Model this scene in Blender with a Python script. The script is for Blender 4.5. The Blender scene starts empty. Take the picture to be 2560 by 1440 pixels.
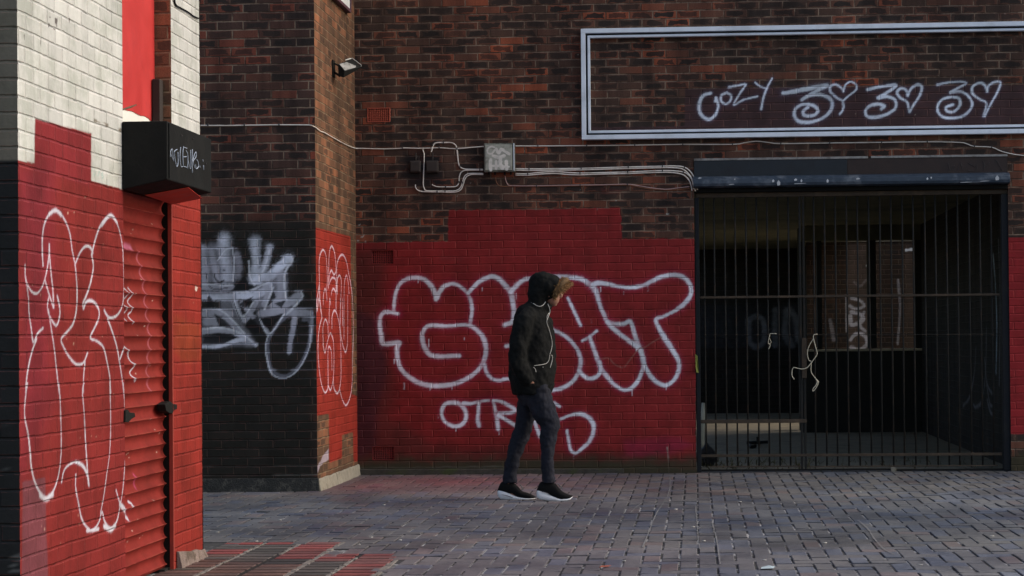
import bpy, bmesh, math, random
import numpy as np
from mathutils import Vector, Matrix
random.seed(7); RNG = np.random.default_rng(7)
S = bpy.context.scene
C = S.collection

# ------------------------------------------------------------------ camera
W, H = 2560.0, 1440.0
F, PX, PY, ROLL = 4800.0, 1510.0, 790.0, 0.0100
VX, VY = 1740.0, 848.0
CAM = Vector((0.0, -18.28, 1.271))
_d = Vector(((VX-PX)/F, -(VY-PY)/F, -1.0)).normalized()
_z = Vector((-ROLL, 1.0, 0.0)); _z = (_z - _d*_z.dot(_d)).normalized()
_x = _d.cross(_z)
A = Matrix((( _x[0], _d[0], _z[0]), (_x[1], _d[1], _z[1]), (_x[2], _d[2], _z[2])))   # world -> camera axes
cam = bpy.data.cameras.new('camera'); camo = bpy.data.objects.new('camera', cam); C.objects.link(camo)
camo.matrix_world = Matrix.Translation(CAM) @ A.transposed().to_4x4()
cam.sensor_width = 36.0; cam.lens = F/W*36.0
cam.shift_x = -(PX-W/2)/W; cam.shift_y = (PY-H/2)/W
cam.clip_start = 0.1; cam.clip_end = 500
S.camera = camo
AT = A.transposed()
def ray(x, y): return AT @ Vector(((x-PX)/F, -(y-PY)/F, -1.0))
def onY(x, y, Y):
    r = ray(x, y); return CAM + r*((Y-CAM.y)/r.y)
def onX(x, y, X):
    r = ray(x, y); return CAM + r*((X-CAM.x)/r.x)
def onG(x, y, Z=0.0):
    r = ray(x, y); return CAM + r*((Z-CAM.z)/r.z)
_A = np.array(A)
def proj(p):                       # (n,3) world -> photo pixels
    q = (p - np.array(CAM)) @ _A.T
    return PX + F*q[:, 0]/-q[:, 2], PY - F*q[:, 1]/-q[:, 2]

# ------------------------------------------------------------------ tagging
def tag(o, label=None, cat=None, group=None, kind=None):
    if label: o['label'] = label
    if cat: o['category'] = cat
    if group: o['group'] = group
    if kind: o['kind'] = kind
    return o
def empty(name, loc=(0, 0, 0)):
    o = bpy.data.objects.new(name, None); C.objects.link(o); o.location = loc; o.empty_display_size = .1
    return o
def link(name, me, mat=None, parent=None):
    o = bpy.data.objects.new(name, me); C.objects.link(o)
    if mat: me.materials.append(mat)
    if parent:
        o.parent = parent
        o.matrix_parent_inverse = Matrix.Translation(parent.matrix_basis.translation).inverted() if parent.type == 'EMPTY' else Matrix.Identity(4)
    return o
def smooth(me, on=True):
    me.polygons.foreach_set('use_smooth', [on]*len(me.polygons))

class MB:
    def __init__(s): s.v = []; s.f = []
    def add(s, vs, fs):
        n = len(s.v); s.v += [tuple(v) for v in vs]; s.f += [tuple(i+n for i in f) for f in fs]; return s
    def hexa(s, p):               # 8 corners: bottom ring 0-3, top ring 4-7
        return s.add(p, [(0, 3, 2, 1), (4, 5, 6, 7), (0, 1, 5, 4), (1, 2, 6, 5), (2, 3, 7, 6), (3, 0, 4, 7)])
    def box(s, x0, x1, y0, y1, z0, z1):
        x0, x1 = sorted((x0, x1)); y0, y1 = sorted((y0, y1)); z0, z1 = sorted((z0, z1))
        return s.hexa([(x0, y0, z0), (x1, y0, z0), (x1, y1, z0), (x0, y1, z0), (x0, y0, z1), (x1, y0, z1), (x1, y1, z1), (x0, y1, z1)])
    def tube(s, pts, r, n=8, cap=True):
        pts = [Vector(p) for p in pts]; rs = r if isinstance(r, (list, tuple)) else [r]*len(pts)
        rings = []
        up = Vector((0.13, .31, .94)).normalized()
        for i, p in enumerate(pts):
            t = (pts[min(i+1, len(pts)-1)] - pts[max(i-1, 0)])
            if t.length < 1e-9: t = Vector((0, 0, 1))
            t.normalize()
            a = t.cross(up)
            if a.length < .1: a = t.cross(Vector((1, 0, 0)))
            a.normalize(); b = t.cross(a)
            rings.append([p + (a*math.cos(2*math.pi*k/n) + b*math.sin(2*math.pi*k/n))*rs[i] for k in range(n)])
        vs = [q for g in rings for q in g]; fs = []
        for i in range(len(rings)-1):
            for k in range(n):
                fs.append((i*n+k, i*n+(k+1) % n, (i+1)*n+(k+1) % n, (i+1)*n+k))
        if cap: fs += [tuple(range(n))[::-1], tuple(range((len(rings)-1)*n, len(rings)*n))]
        return s.add(vs, fs)
    def build(s, name, mat=None, parent=None, sm=False, bevel=0, seg=2):
        me = bpy.data.meshes.new(name); me.from_pydata(s.v, [], s.f); me.update()
        bm = bmesh.new(); bm.from_mesh(me); bmesh.ops.recalc_face_normals(bm, faces=bm.faces); bm.to_mesh(me); bm.free()
        if sm: smooth(me)
        o = link(name, me, mat, parent)
        if bevel:
            m = o.modifiers.new('bevel', 'BEVEL'); m.width = bevel; m.segments = seg; m.limit_method = 'ANGLE'
        return o

def cr(pts, n=6):                  # Catmull-Rom through points (tuples of any length)
    p = [np.array(q, float) for q in pts]
    if len(p) < 3: return [tuple(q) for q in p]
    p = [2*p[0]-p[1]] + p + [2*p[-1]-p[-2]]
    out = []
    for i in range(1, len(p)-2):
        for k in range(n):
            t = k/n
            out.append(tuple(.5*((2*p[i]) + (-p[i-1]+p[i+1])*t + (2*p[i-1]-5*p[i]+4*p[i+1]-p[i+2])*t*t + (-p[i-1]+3*p[i]-3*p[i+1]+p[i+2])*t**3)))
    out.append(tuple(p[-2])); return out

# ------------------------------------------------------------------ node helper
class N:
    def __init__(s, name):
        s.m = bpy.data.materials.new(name); s.m.use_nodes = True; s.t = s.m.node_tree; s.t.nodes.clear()
        s.out = s.t.nodes.new('ShaderNodeOutputMaterial'); s.b = s.t.nodes.new('ShaderNodeBsdfPrincipled')
        s.t.links.new(s.b.outputs[0], s.out.inputs[0])
        s.b.inputs['Roughness'].default_value = .8; s.b.inputs['Specular IOR Level'].default_value = .3
    def set(s, sock, v):
        if v is None: return
        if isinstance(v, bpy.types.NodeSocket): s.t.links.new(v, sock)
        else:
            if hasattr(sock.default_value, '__len__') and not hasattr(v, '__len__'): v = [v]*len(sock.default_value)
            if hasattr(sock.default_value, '__len__') and len(sock.default_value) == 4 and len(v) == 3: v = tuple(v)+(1,)
            sock.default_value = v
    def ma(s, op, a, b=None, c=None, clamp=False):
        n = s.t.nodes.new('ShaderNodeMath'); n.operation = op; n.use_clamp = clamp
        s.set(n.inputs[0], a); s.set(n.inputs[1], b)
        if c is not None: s.set(n.inputs[2], c)
        return n.outputs[0]
    def ss(s, x, lo, hi, a=0.0, b=1.0):
        n = s.t.nodes.new('ShaderNodeMapRange'); n.interpolation_type = 'SMOOTHSTEP'
        for i, v in enumerate((x, lo, hi, a, b)): s.set(n.inputs[i], v)
        return n.outputs[0]
    def mix(s, f, a, b, mode='MIX'):
        n = s.t.nodes.new('ShaderNodeMix'); n.data_type = 'RGBA'; n.blend_type = mode
        s.set(n.inputs[0], f); s.set(n.inputs[6], a); s.set(n.inputs[7], b); return n.outputs[2]
    def noise(s, vec, scale, detail=3, rough=.55, col=False):
        n = s.t.nodes.new('ShaderNodeTexNoise'); s.set(n.inputs['Vector'], vec); n.inputs['Scale'].default_value = scale
        n.inputs['Detail'].default_value = detail; n.inputs['Roughness'].default_value = rough
        return n.outputs[1 if col else 0]
    def wn(s, vec):
        n = s.t.nodes.new('ShaderNodeTexWhiteNoise'); n.noise_dimensions = '3D'; s.set(n.inputs['Vector'], vec); return n.outputs
    def sep(s, v):
        n = s.t.nodes.new('ShaderNodeSeparateXYZ'); s.set(n.inputs[0], v); return n.outputs
    def com(s, x, y, z=0.0):
        n = s.t.nodes.new('ShaderNodeCombineXYZ'); s.set(n.inputs[0], x); s.set(n.inputs[1], y); s.set(n.inputs[2], z); return n.outputs[0]
    def vm(s, op, a, b):
        n = s.t.nodes.new('ShaderNodeVectorMath'); n.operation = op; s.set(n.inputs[0], a); s.set(n.inputs[1], b); return n.outputs[0]
    def ramp(s, f, stops, interp='LINEAR'):
        n = s.t.nodes.new('ShaderNodeValToRGB'); n.color_ramp.interpolation = interp
        while len(n.color_ramp.elements) < len(stops): n.color_ramp.elements.new(.5)
        for e, (p, c) in zip(n.color_ramp.elements, stops): e.position = p; e.color = tuple(c)+(1,)
        s.set(n.inputs[0], f); return n.outputs[0]
    def attr(s, name):
        n = s.t.nodes.new('ShaderNodeAttribute'); n.attribute_name = name; return n.outputs
    def obj(s): return s.t.nodes.new('ShaderNodeTexCoord').outputs['Object']
    def geo(s): return s.t.nodes.new('ShaderNodeNewGeometry').outputs['Position']
    def bump(s, h, dist, strength=1.0, nrm=None):
        n = s.t.nodes.new('ShaderNodeBump'); s.set(n.inputs['Height'], h); n.inputs['Distance'].default_value = dist
        n.inputs['Strength'].default_value = strength
        if nrm is not None: s.set(n.inputs['Normal'], nrm)
        return n.outputs[0]

def plain(name, col, rough=.6, var=.25, scale=8, metal=0.0, bump=.0, dirt=None, dscale=3, damt=.5, spec=.3):
    n = N(name); p = n.geo(); n.b.inputs['Specular IOR Level'].default_value = spec
    f = n.noise(p, scale, 5); f2 = n.noise(p, dscale, 4, .65)
    c = n.mix(1.0, tuple(col), n.ramp(f, [(.25, (1-var,)*3), (.75, (1+var*.6,)*3)]), 'MULTIPLY')
    if dirt is not None: c = n.mix(n.ma('MULTIPLY', n.ss(f2, .5, .68), damt), c, tuple(dirt))
    n.set(n.b.inputs['Base Color'], c); n.b.inputs['Metallic'].default_value = metal
    n.set(n.b.inputs['Roughness'], n.ss(f, .2, .8, max(rough-.12, .05), min(rough+.12, 1)))
    if bump: n.set(n.b.inputs['Normal'], n.bump(n.noise(p, scale*6, 4), bump))
    return n.m

def brick_mat(name, L=.225, Hc=.075, stops=None, blob=.6, blobcol=(.033, .026, .0235), mortar=(.235, .17, .125), mortar2=(.085, .055, .042),
              seed=0.0, red=0.0, bumpd=.0045, edge=None, moss=0.0):
    n = N(name); n.b.inputs['Specular IOR Level'].default_value = .14; a = n.attr('wuv')[1]; uv = n.sep(a); u0, v0 = uv[0], uv[1]
    wob = n.noise(a, 4.0, 3, col=True); ws = n.sep(wob)
    u = n.ma('ADD', u0, n.ma('MULTIPLY', n.ma('SUBTRACT', ws[0], .5), .012))
    v = n.ma('ADD', v0, n.ma('MULTIPLY', n.ma('SUBTRACT', ws[1], .5), .012))
    vv = n.ma('DIVIDE', v, Hc); row = n.ma('FLOOR', vv); fv = n.ma('SUBTRACT', vv, row)
    rr = n.wn(n.com(row, seed+3.3))[0]
    uu = n.ma('ADD', n.ma('DIVIDE', u, L), n.ma('ADD', n.ma('MULTIPLY', n.ma('MODULO', n.ma('ABSOLUTE', row), 2.0), .5), n.ma('MULTIPLY', rr, .09)))
    col = n.ma('FLOOR', uu); fu = n.ma('SUBTRACT', uu, col)
    du = n.ma('MULTIPLY', n.ma('MINIMUM', fu, n.ma('SUBTRACT', 1.0, fu)), L)
    dv = n.ma('MULTIPLY', n.ma('MINIMUM', fv, n.ma('SUBTRACT', 1.0, fv)), Hc)
    jit = n.ma('MULTIPLY', n.ma('SUBTRACT', n.noise(a, 60, 2), .5), .006)
    jit2 = n.ma('MULTIPLY', n.ma('SUBTRACT', n.noise(a, 13, 3), .5), .055)
    e = n.ma('ADD', n.ma('MINIMUM', du, dv), jit)
    msk = n.ss(e, .0040, .0072, 1.0, 0.0)
    R = n.wn(n.com(col, row, seed)); r1 = R[0]; rc = n.sep(R[1])
    stops = stops or [(.0, (.040, .028, .026)), (.35, (.075, .040, .034)), (.6, (.12, .052, .040)), (.85, (.20, .066, .042)), (1.0, (.30, .085, .045))]
    big = n.noise(a, .9, 2)
    f1 = n.ma('ADD', n.ma('MULTIPLY', r1, .75), n.ma('MULTIPLY', n.ma('SUBTRACT', big, .42), 1.1+red), clamp=True)
    base = n.ramp(f1, stops)
    # dark vitrified heart of each brick
    bl = n.ma('ADD', n.ma('MINIMUM', n.ma('MULTIPLY', du, .5), dv), jit2)
    blm = n.ma('MULTIPLY', n.ss(bl, .0125, .0175), n.ss(rc[1], 1-blob-.08, 1-blob+.02))
    blm = n.ma('MULTIPLY', blm, n.ma('ADD', .68, n.ma('MULTIPLY', rc[2], .32)))
    base = n.mix(blm, base, blobcol)
    fine = n.noise(a, 130, 3, .7)
    base = n.mix(1.0, base, n.ramp(fine, [(.25, (.62,)*3), (.75, (1.35,)*3)]), 'MULTIPLY')
    mc = n.mix(n.ss(n.noise(a, 5, 4, .7), .42, .6), mortar2, mortar)
    base = n.mix(msk, base, mc)
    strk = n.noise(n.vm('MULTIPLY', a, (4.5, .55, 1.0)), 1.0, 5, .62)
    base = n.mix(1.0, base, n.ramp(strk, [(.34, (.62, .62, .64)), (.62, (1.16, 1.12, 1.08))]), 'MULTIPLY')
    if moss:
        mo = n.ma('MULTIPLY', n.ss(n.ma('ADD', v0, n.ma('MULTIPLY', n.ma('SUBTRACT', n.noise(a, 7, 4), .5), .22)), .02, .17, 1.0, 0.0), moss)
    P = n.attr('paint'); pc, pa = P[0], P[3]
    pv = n.mix(1.0, pc, n.ramp(n.ma('ADD', n.ma('MULTIPLY', r1, .5), n.ma('MULTIPLY', n.noise(a, 22, 4, .7), .5)), [(.2, (.88,)*3), (.8, (1.10,)*3)]), 'MULTIPLY')
    pv = n.mix(n.ma('MULTIPLY', n.ss(n.noise(a, 2.6, 5, .7), .44, .62), .6), pv, n.mix(1.0, pv, (.62, .66, .60), 'MULTIPLY'))
    # paint is thin on arrises and missing in deep open joints
    chip = n.ma('MULTIPLY', n.ss(n.noise(a, 38, 3, .75), .70, .74), .55)
    hole = n.ma('MULTIPLY', n.ma('MULTIPLY', n.ss(e, .001, .004, 1.0, 0.0), n.ss(n.noise(a, 9, 2), .56, .66)), .7)
    pv = n.mix(n.ma('MULTIPLY', n.ss(n.ma('ABSOLUTE', n.ma('SUBTRACT', e, .0075)), .0, .003, 1.0, 0.0), n.ss(n.noise(a, 16, 3), .4, .6, 0.0, .6)), pv, n.mix(1.0, pc, (.11, .032, .026), 'ADD'))
    pv = n.mix(hole, pv, n.mix(1.0, pc, (.22, .22, .22), 'MULTIPLY'))
    fac = n.ma('MULTIPLY', pa, n.ma('SUBTRACT', 1.0, chip))
    cc = n.mix(fac, base, pv)
    if moss: cc = n.mix(mo, cc, n.mix(n.noise(a, 25, 3), (.035, .040, .018), (.055, .042, .030)))
    cc = n.mix(1.0, cc, n.ramp(n.noise(n.vm('MULTIPLY', a, (6.0, .8, 1.0)), 1.0, 5, .65), [(.34, (.84, .84, .84)), (.6, (1.04, 1.04, 1.04))]), 'MULTIPLY')
    n.set(n.b.inputs['Base Color'], cc)
    n.set(n.b.inputs['Roughness'], n.ma('SUBTRACT', .88, n.ma('MULTIPLY', pa, .28)))
    h = n.ma('ADD', n.ss(e, .001, .009), n.ma('ADD', n.ma('MULTIPLY', n.noise(a, 45, 4, .65), .35), n.ma('MULTIPLY', rc[0], .25)))
    n.set(n.b.inputs['Normal'], n.bump(h, bumpd))
    return n.m

# ------------------------------------------------------------------ painted grids
def hash2(ix, iy, s):
    h = (ix.astype(np.int64)*374761393 + iy.astype(np.int64)*668265263 + int(s)*69069) & 0x7fffffff
    h = ((h ^ (h >> 13))*1274126177) & 0x7fffffff
    return ((h ^ (h >> 16)) & 0xffff)/65535.0
def vnoise(x, y, s=0):
    ix = np.floor(x); iy = np.floor(y); fx = x-ix; fy = y-iy; fx = fx*fx*(3-2*fx); fy = fy*fy*(3-2*fy)
    a = hash2(ix, iy, s); b = hash2(ix+1, iy, s); c = hash2(ix, iy+1, s); d = hash2(ix+1, iy+1, s)
    return (a*(1-fx)+b*fx)*(1-fy) + (c*(1-fx)+d*fx)*fy
def fbm(x, y, s=0): return .55*vnoise(x, y, s)+.3*vnoise(x*2.1, y*2.1, s+1)+.15*vnoise(x*4.3, y*4.3, s+2)
def sstep(x, a, b):
    t = np.clip((x-a)/(b-a), 0, 1); return t*t*(3-2*t)

class Canvas:
    """a rectilinear grid on a plane; u,v in metres; carries paint colour + coverage per vertex"""
    def __init__(s, us, vs, plane, val):
        s.us, s.vs = np.array(us), np.array(vs); s.plane, s.val = plane, val
        s.U, s.V = np.meshgrid(s.us, s.vs)
        s.P = s.pos(s.U, s.V)
        s.px, s.py = proj(s.P.reshape(-1, 3)); s.px = s.px.reshape(s.U.shape); s.py = s.py.reshape(s.U.shape)
        s.rgb = np.zeros(s.U.shape+(3,)); s.a = np.zeros(s.U.shape)
    def pos(s, U, V):
        P = np.zeros(U.shape+(3,)); P[..., 2] = V
        if s.plane == 'Y': P[..., 0] = U; P[..., 1] = s.val
        else: P[..., 1] = U; P[..., 0] = s.val
        return P
    def uv(s, x, y):
        p = onY(x, y, s.val) if s.plane == 'Y' else onX(x, y, s.val)
        return (p.x if s.plane == 'Y' else p.y, p.z)
    def over(s, al, col, sl=(slice(None), slice(None))):
        a0 = s.a[sl]; o = al + a0*(1-al)
        s.rgb[sl] = np.where(o[..., None] > 1e-6, (np.array(col)*al[..., None] + s.rgb[sl]*(a0*(1-al))[..., None])/np.maximum(o[..., None], 1e-6), 0)
        s.a[sl] = o
    def dist(s, line, rmax):
        """line: metric polyline; returns slices and distance field"""
        L = np.array(line); u0, v0 = L.min(0)-rmax; u1, v1 = L.max(0)+rmax
        i0, i1 = np.searchsorted(s.us, [u0, u1]); j0, j1 = np.searchsorted(s.vs, [v0, v1])
        if i1 <= i0 or j1 <= j0: return None
        sl = (slice(j0, j1), slice(i0, i1)); D = np.full((j1-j0, i1-i0), 9.0)
        for p, q in zip(L[:-1], L[1:]):
            a0, a1 = np.searchsorted(s.us, [min(p[0], q[0])-rmax, max(p[0], q[0])+rmax]); b0, b1 = np.searchsorted(s.vs, [min(p[1], q[1])-rmax, max(p[1], q[1])+rmax])
            a0, a1, b0, b1 = max(a0, i0), min(a1, i1), max(b0, j0), min(b1, j1)
            if a1 <= a0 or b1 <= b0: continue
            U = s.U[b0:b1, a0:a1]; V = s.V[b0:b1, a0:a1]; d = q-p; l2 = max(d @ d, 1e-12)
            t = np.clip(((U-p[0])*d[0]+(V-p[1])*d[1])/l2, 0, 1)
            dd = np.hypot(U-p[0]-t*d[0], V-p[1]-t*d[1])
            sub = D[b0-j0:b1-j0, a0-i0:a1-i0]; np.minimum(sub, dd, out=sub)
        return sl, D
    def stroke(s, crop, pts, r, col, halo=None, alpha=.95, soft=.45, n=6, hal=.5, hr=3.2):
        ox, oy, sc = crop
        line = [s.uv(ox+x/sc, oy+y/sc) for x, y in cr(pts, n)]
        R = r*(1+soft)*1.3+r*1.2+.004
        if halo is not None:
            q = s.dist(line, r*hr*1.6)
            if q: s.over(np.clip(hal*np.exp(-(q[1]/(r*hr*.62))**2), 0, 1)*(q[1] < 8), halo, q[0])
        q = s.dist(line, R)
        if q:
            sl, D = q; nz = (fbm(s.U[sl]*45, s.V[sl]*45, 5)-.5)*r*.5
            w = r*(.92+.55*(vnoise(s.U[sl]*4, s.V[sl]*4, 9)-.5)); dens = .80+.20*sstep(fbm(s.U[sl]*6, s.V[sl]*6, 15), .3, .6)
            spk = (hash2(np.round(s.U[sl]*160), np.round(s.V[sl]*160), 3) > .55)
            s.over(.30*alpha*spk*np.exp(-(np.minimum(D, 1)/(w*1.35))**2), col, sl)
            s.over(alpha*dens*(1-sstep(D+nz, w*(1-soft), w*(1+soft))), col, sl)
    def poly(s, pts, col, alpha=1.0, edge=3.0, crop=(0, 0, 1), wob=2.0, ws=.12):
        """polygon given in photo pixels, edge softness in pixels"""
        ox, oy, sc = crop; P = np.array([(ox+x/sc, oy+y/sc) for x, y in pts])
        x = s.px + (fbm(s.U/ws, s.V/ws, 21)-.5)*wob*2; y = s.py + (fbm(s.U/ws, s.V/ws, 31)-.5)*wob*2
        ins = np.zeros(x.shape, bool); D = np.full(x.shape, 1e9)
        for p, q in zip(P, np.roll(P, -1, 0)):
            c = ((p[1] > y) != (q[1] > y)) & (x < (q[0]-p[0])*(y-p[1])/((q[1]-p[1]) or 1e-9)+p[0]); ins ^= c
            d = q-p; t = np.clip(((x-p[0])*d[0]+(y-p[1])*d[1])/max(d @ d, 1e-9), 0, 1)
            D = np.minimum(D, np.hypot(x-p[0]-t*d[0], y-p[1]-t*d[1]))
        sd = np.where(ins, D, -D)
        s.over(alpha*sstep(sd, -edge*.5, edge*.5), col)
    def mesh(s, name, mat, parent, holes=(), uvoff=(0, 0), relief=None):
        nv, nu = s.U.shape; P = s.P.copy()
        if relief is not None: P += relief(s.U, s.V)
        idx = np.arange(nu*nv).reshape(nv, nu)
        cu = (s.us[:-1]+s.us[1:])/2; cv = (s.vs[:-1]+s.vs[1:])/2; CU, CV = np.meshgrid(cu, cv)
        keep = np.ones(CU.shape, bool)
        for (a, b, c, d) in holes: keep &= ~((CU > a) & (CU < b) & (CV > c) & (CV < d))
        q = np.stack([idx[:-1, :-1], idx[:-1, 1:], idx[1:, 1:], idx[1:, :-1]], -1)[keep]
        if s.plane == 'X': pass
        me = bpy.data.meshes.new(name); me.vertices.add(nu*nv); me.vertices.foreach_set('co', P.reshape(-1).astype('f'))
        me.loops.add(len(q)*4); me.loops.foreach_set('vertex_index', q.reshape(-1).astype('i'))
        me.polygons.add(len(q)); me.polygons.foreach_set('loop_start', np.arange(0, len(q)*4, 4).astype('i'))
        me.update(calc_edges=True)
        w = me.attributes.new('wuv', 'FLOAT_VECTOR', 'POINT'); uvw = np.zeros((nu*nv, 3), 'f'); uvw[:, 0] = s.U.reshape(-1)+uvoff[0]; uvw[:, 1] = s.V.reshape(-1)+uvoff[1]
        w.data.foreach_set('vector', uvw.reshape(-1))
        c = me.color_attributes.new('paint', 'FLOAT_COLOR', 'POINT'); buf = np.zeros((nu*nv, 4), 'f'); buf[:, :3] = s.rgb.reshape(-1, 3); buf[:, 3] = s.a.reshape(-1)
        c.data.foreach_set('color', buf.reshape(-1))
        return link(name, me, mat, parent)

def lin(a, b, step, *marks):
    """grid lines from a to b at about step, hitting every mark exactly"""
    ks = sorted({a, b, *[m for m in marks if a < m < b]}); out = []
    for p, q in zip(ks[:-1], ks[1:]):
        k = max(1, int(round((q-p)/step))); out += [p+(q-p)*i/k for i in range(k)]
    return out+[ks[-1]]
def flatwall(name, mat, parent, quads):
    """brick faces without paint: quads = list of (4 corners, u-length origin)"""
    me = bpy.data.meshes.new(name); vs = []; fs = []; uv = []
    for cs, u0 in quads:
        n = len(vs); vs += [tuple(c) for c in cs]; fs.append((n, n+1, n+2, n+3))
        o = Vector(cs[0])
        for c in cs:
            c = Vector(c); uv.append((u0 + math.hypot(c.x-o.x, c.y-o.y), c.z, 0))
    me.from_pydata(vs, [], fs); w = me.attributes.new('wuv', 'FLOAT_VECTOR', 'POINT'); w.data.foreach_set('vector', [x for t in uv for x in t])
    c = me.color_attributes.new('paint', 'FLOAT_COLOR', 'POINT'); c.data.foreach_set('color', [0.0]*4*len(vs))
    return link(name, me, mat, parent)
# ------------------------------------------------------------------ materials
MORT = (.17, .135, .105)
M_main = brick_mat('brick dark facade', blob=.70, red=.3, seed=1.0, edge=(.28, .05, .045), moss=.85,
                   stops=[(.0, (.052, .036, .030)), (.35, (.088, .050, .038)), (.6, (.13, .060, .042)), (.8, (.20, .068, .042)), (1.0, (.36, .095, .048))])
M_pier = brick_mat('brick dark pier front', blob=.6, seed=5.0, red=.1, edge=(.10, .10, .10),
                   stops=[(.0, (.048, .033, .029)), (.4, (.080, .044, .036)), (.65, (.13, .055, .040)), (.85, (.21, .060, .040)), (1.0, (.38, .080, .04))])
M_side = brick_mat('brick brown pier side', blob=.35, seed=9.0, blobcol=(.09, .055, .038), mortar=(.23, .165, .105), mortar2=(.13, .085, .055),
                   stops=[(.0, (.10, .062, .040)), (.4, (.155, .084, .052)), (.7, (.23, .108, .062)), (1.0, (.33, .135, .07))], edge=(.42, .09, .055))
M_left = brick_mat('brick painted corner building', L=.195, blob=.2, seed=13.0, bumpd=.0055)
M_leftf = brick_mat('brick painted corner building front', L=.225, blob=.2, seed=14.0, edge=(.12, .11, .09), bumpd=.006)
M_far = brick_mat('brick yard', blob=.4, seed=17.0, stops=[(.0, (.030, .022, .017)), (.5, (.042, .028, .020)), (1.0, (.06, .035, .024))], mortar=(.07, .058, .042))
WHITE = (.82, .85, .95); PINK = (.30, .012, .060)
RED = (.240, .020, .021); RED2 = (.33, .034, .023); REDL = (.195, .020, .018)

bld = empty('brick_building', (-3.25, 0, 0))
tag(bld, 'dark brick building with red painted lower wall, graffiti and a gated passage', 'building')

# ------------------------------------------------------------------ main facade
XL = -3.25
ztop = 7.2
GX0 = onY(1738, 820, 0).x; GX1 = onY(2524, 820, 0).x
GZ1 = onY(2130, 396, 0).z
mc = Canvas(lin(XL, 3.30, .0088, GX0, GX1)+lin(3.30, 5.4, .03)[1:], lin(0, 4.62, .0088, GZ1), 'Y', 0.0)
voff = -(onY(1340, 522, 0).z % .075)
D1 = (1700, 30, 2.977)
mc.poly([(1712, 222), (3300, 205), (3300, 317), (1460, 336), (1460, 318), (1712, 316)], (.060, .032, .034), .93, 3)
mc.poly([(888, 607), (1119, 602), (1122, 525), (1330, 523), (1552, 519), (1556, 597), (1740, 596), (1740, 1176), (1560, 1158), (1300, 1150), (888, 1164)], RED, .98, 2.2, wob=3.2, ws=.035)
mc.poly([(2500, 594), (3300, 586), (3300, 1080), (2500, 1085)], (.30, .020, .024), .98, 2.5)
# dirt and purplish corner shade painted in next to the pier, duller lower courses
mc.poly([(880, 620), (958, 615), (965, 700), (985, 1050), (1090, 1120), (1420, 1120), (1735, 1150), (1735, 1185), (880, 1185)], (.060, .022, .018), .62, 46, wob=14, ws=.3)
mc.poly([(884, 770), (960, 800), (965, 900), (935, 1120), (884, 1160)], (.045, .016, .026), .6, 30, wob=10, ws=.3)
mc.poly([(1560, 1100), (1700, 1090), (1735, 1115), (1640, 1140), (1560, 1140)], (.32, .02, .08), .35, 22, wob=10, ws=.2)
for bx, by, bw in ((2030, 60, 120), (1500, 470, 60), (1100, 640, 60), (1450, 560, 80)):
    mc.poly([(bx, by), (bx+bw, by+3), (bx+bw-8, by+14), (bx+5, by+12)], (.16, .03, .03), .3, 8, wob=5)
A1 = (880, 560, 3.273); B1 = (1360, 560, 3.273); C1 = (1060, 960, 4.8)
r1 = .0195
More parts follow.
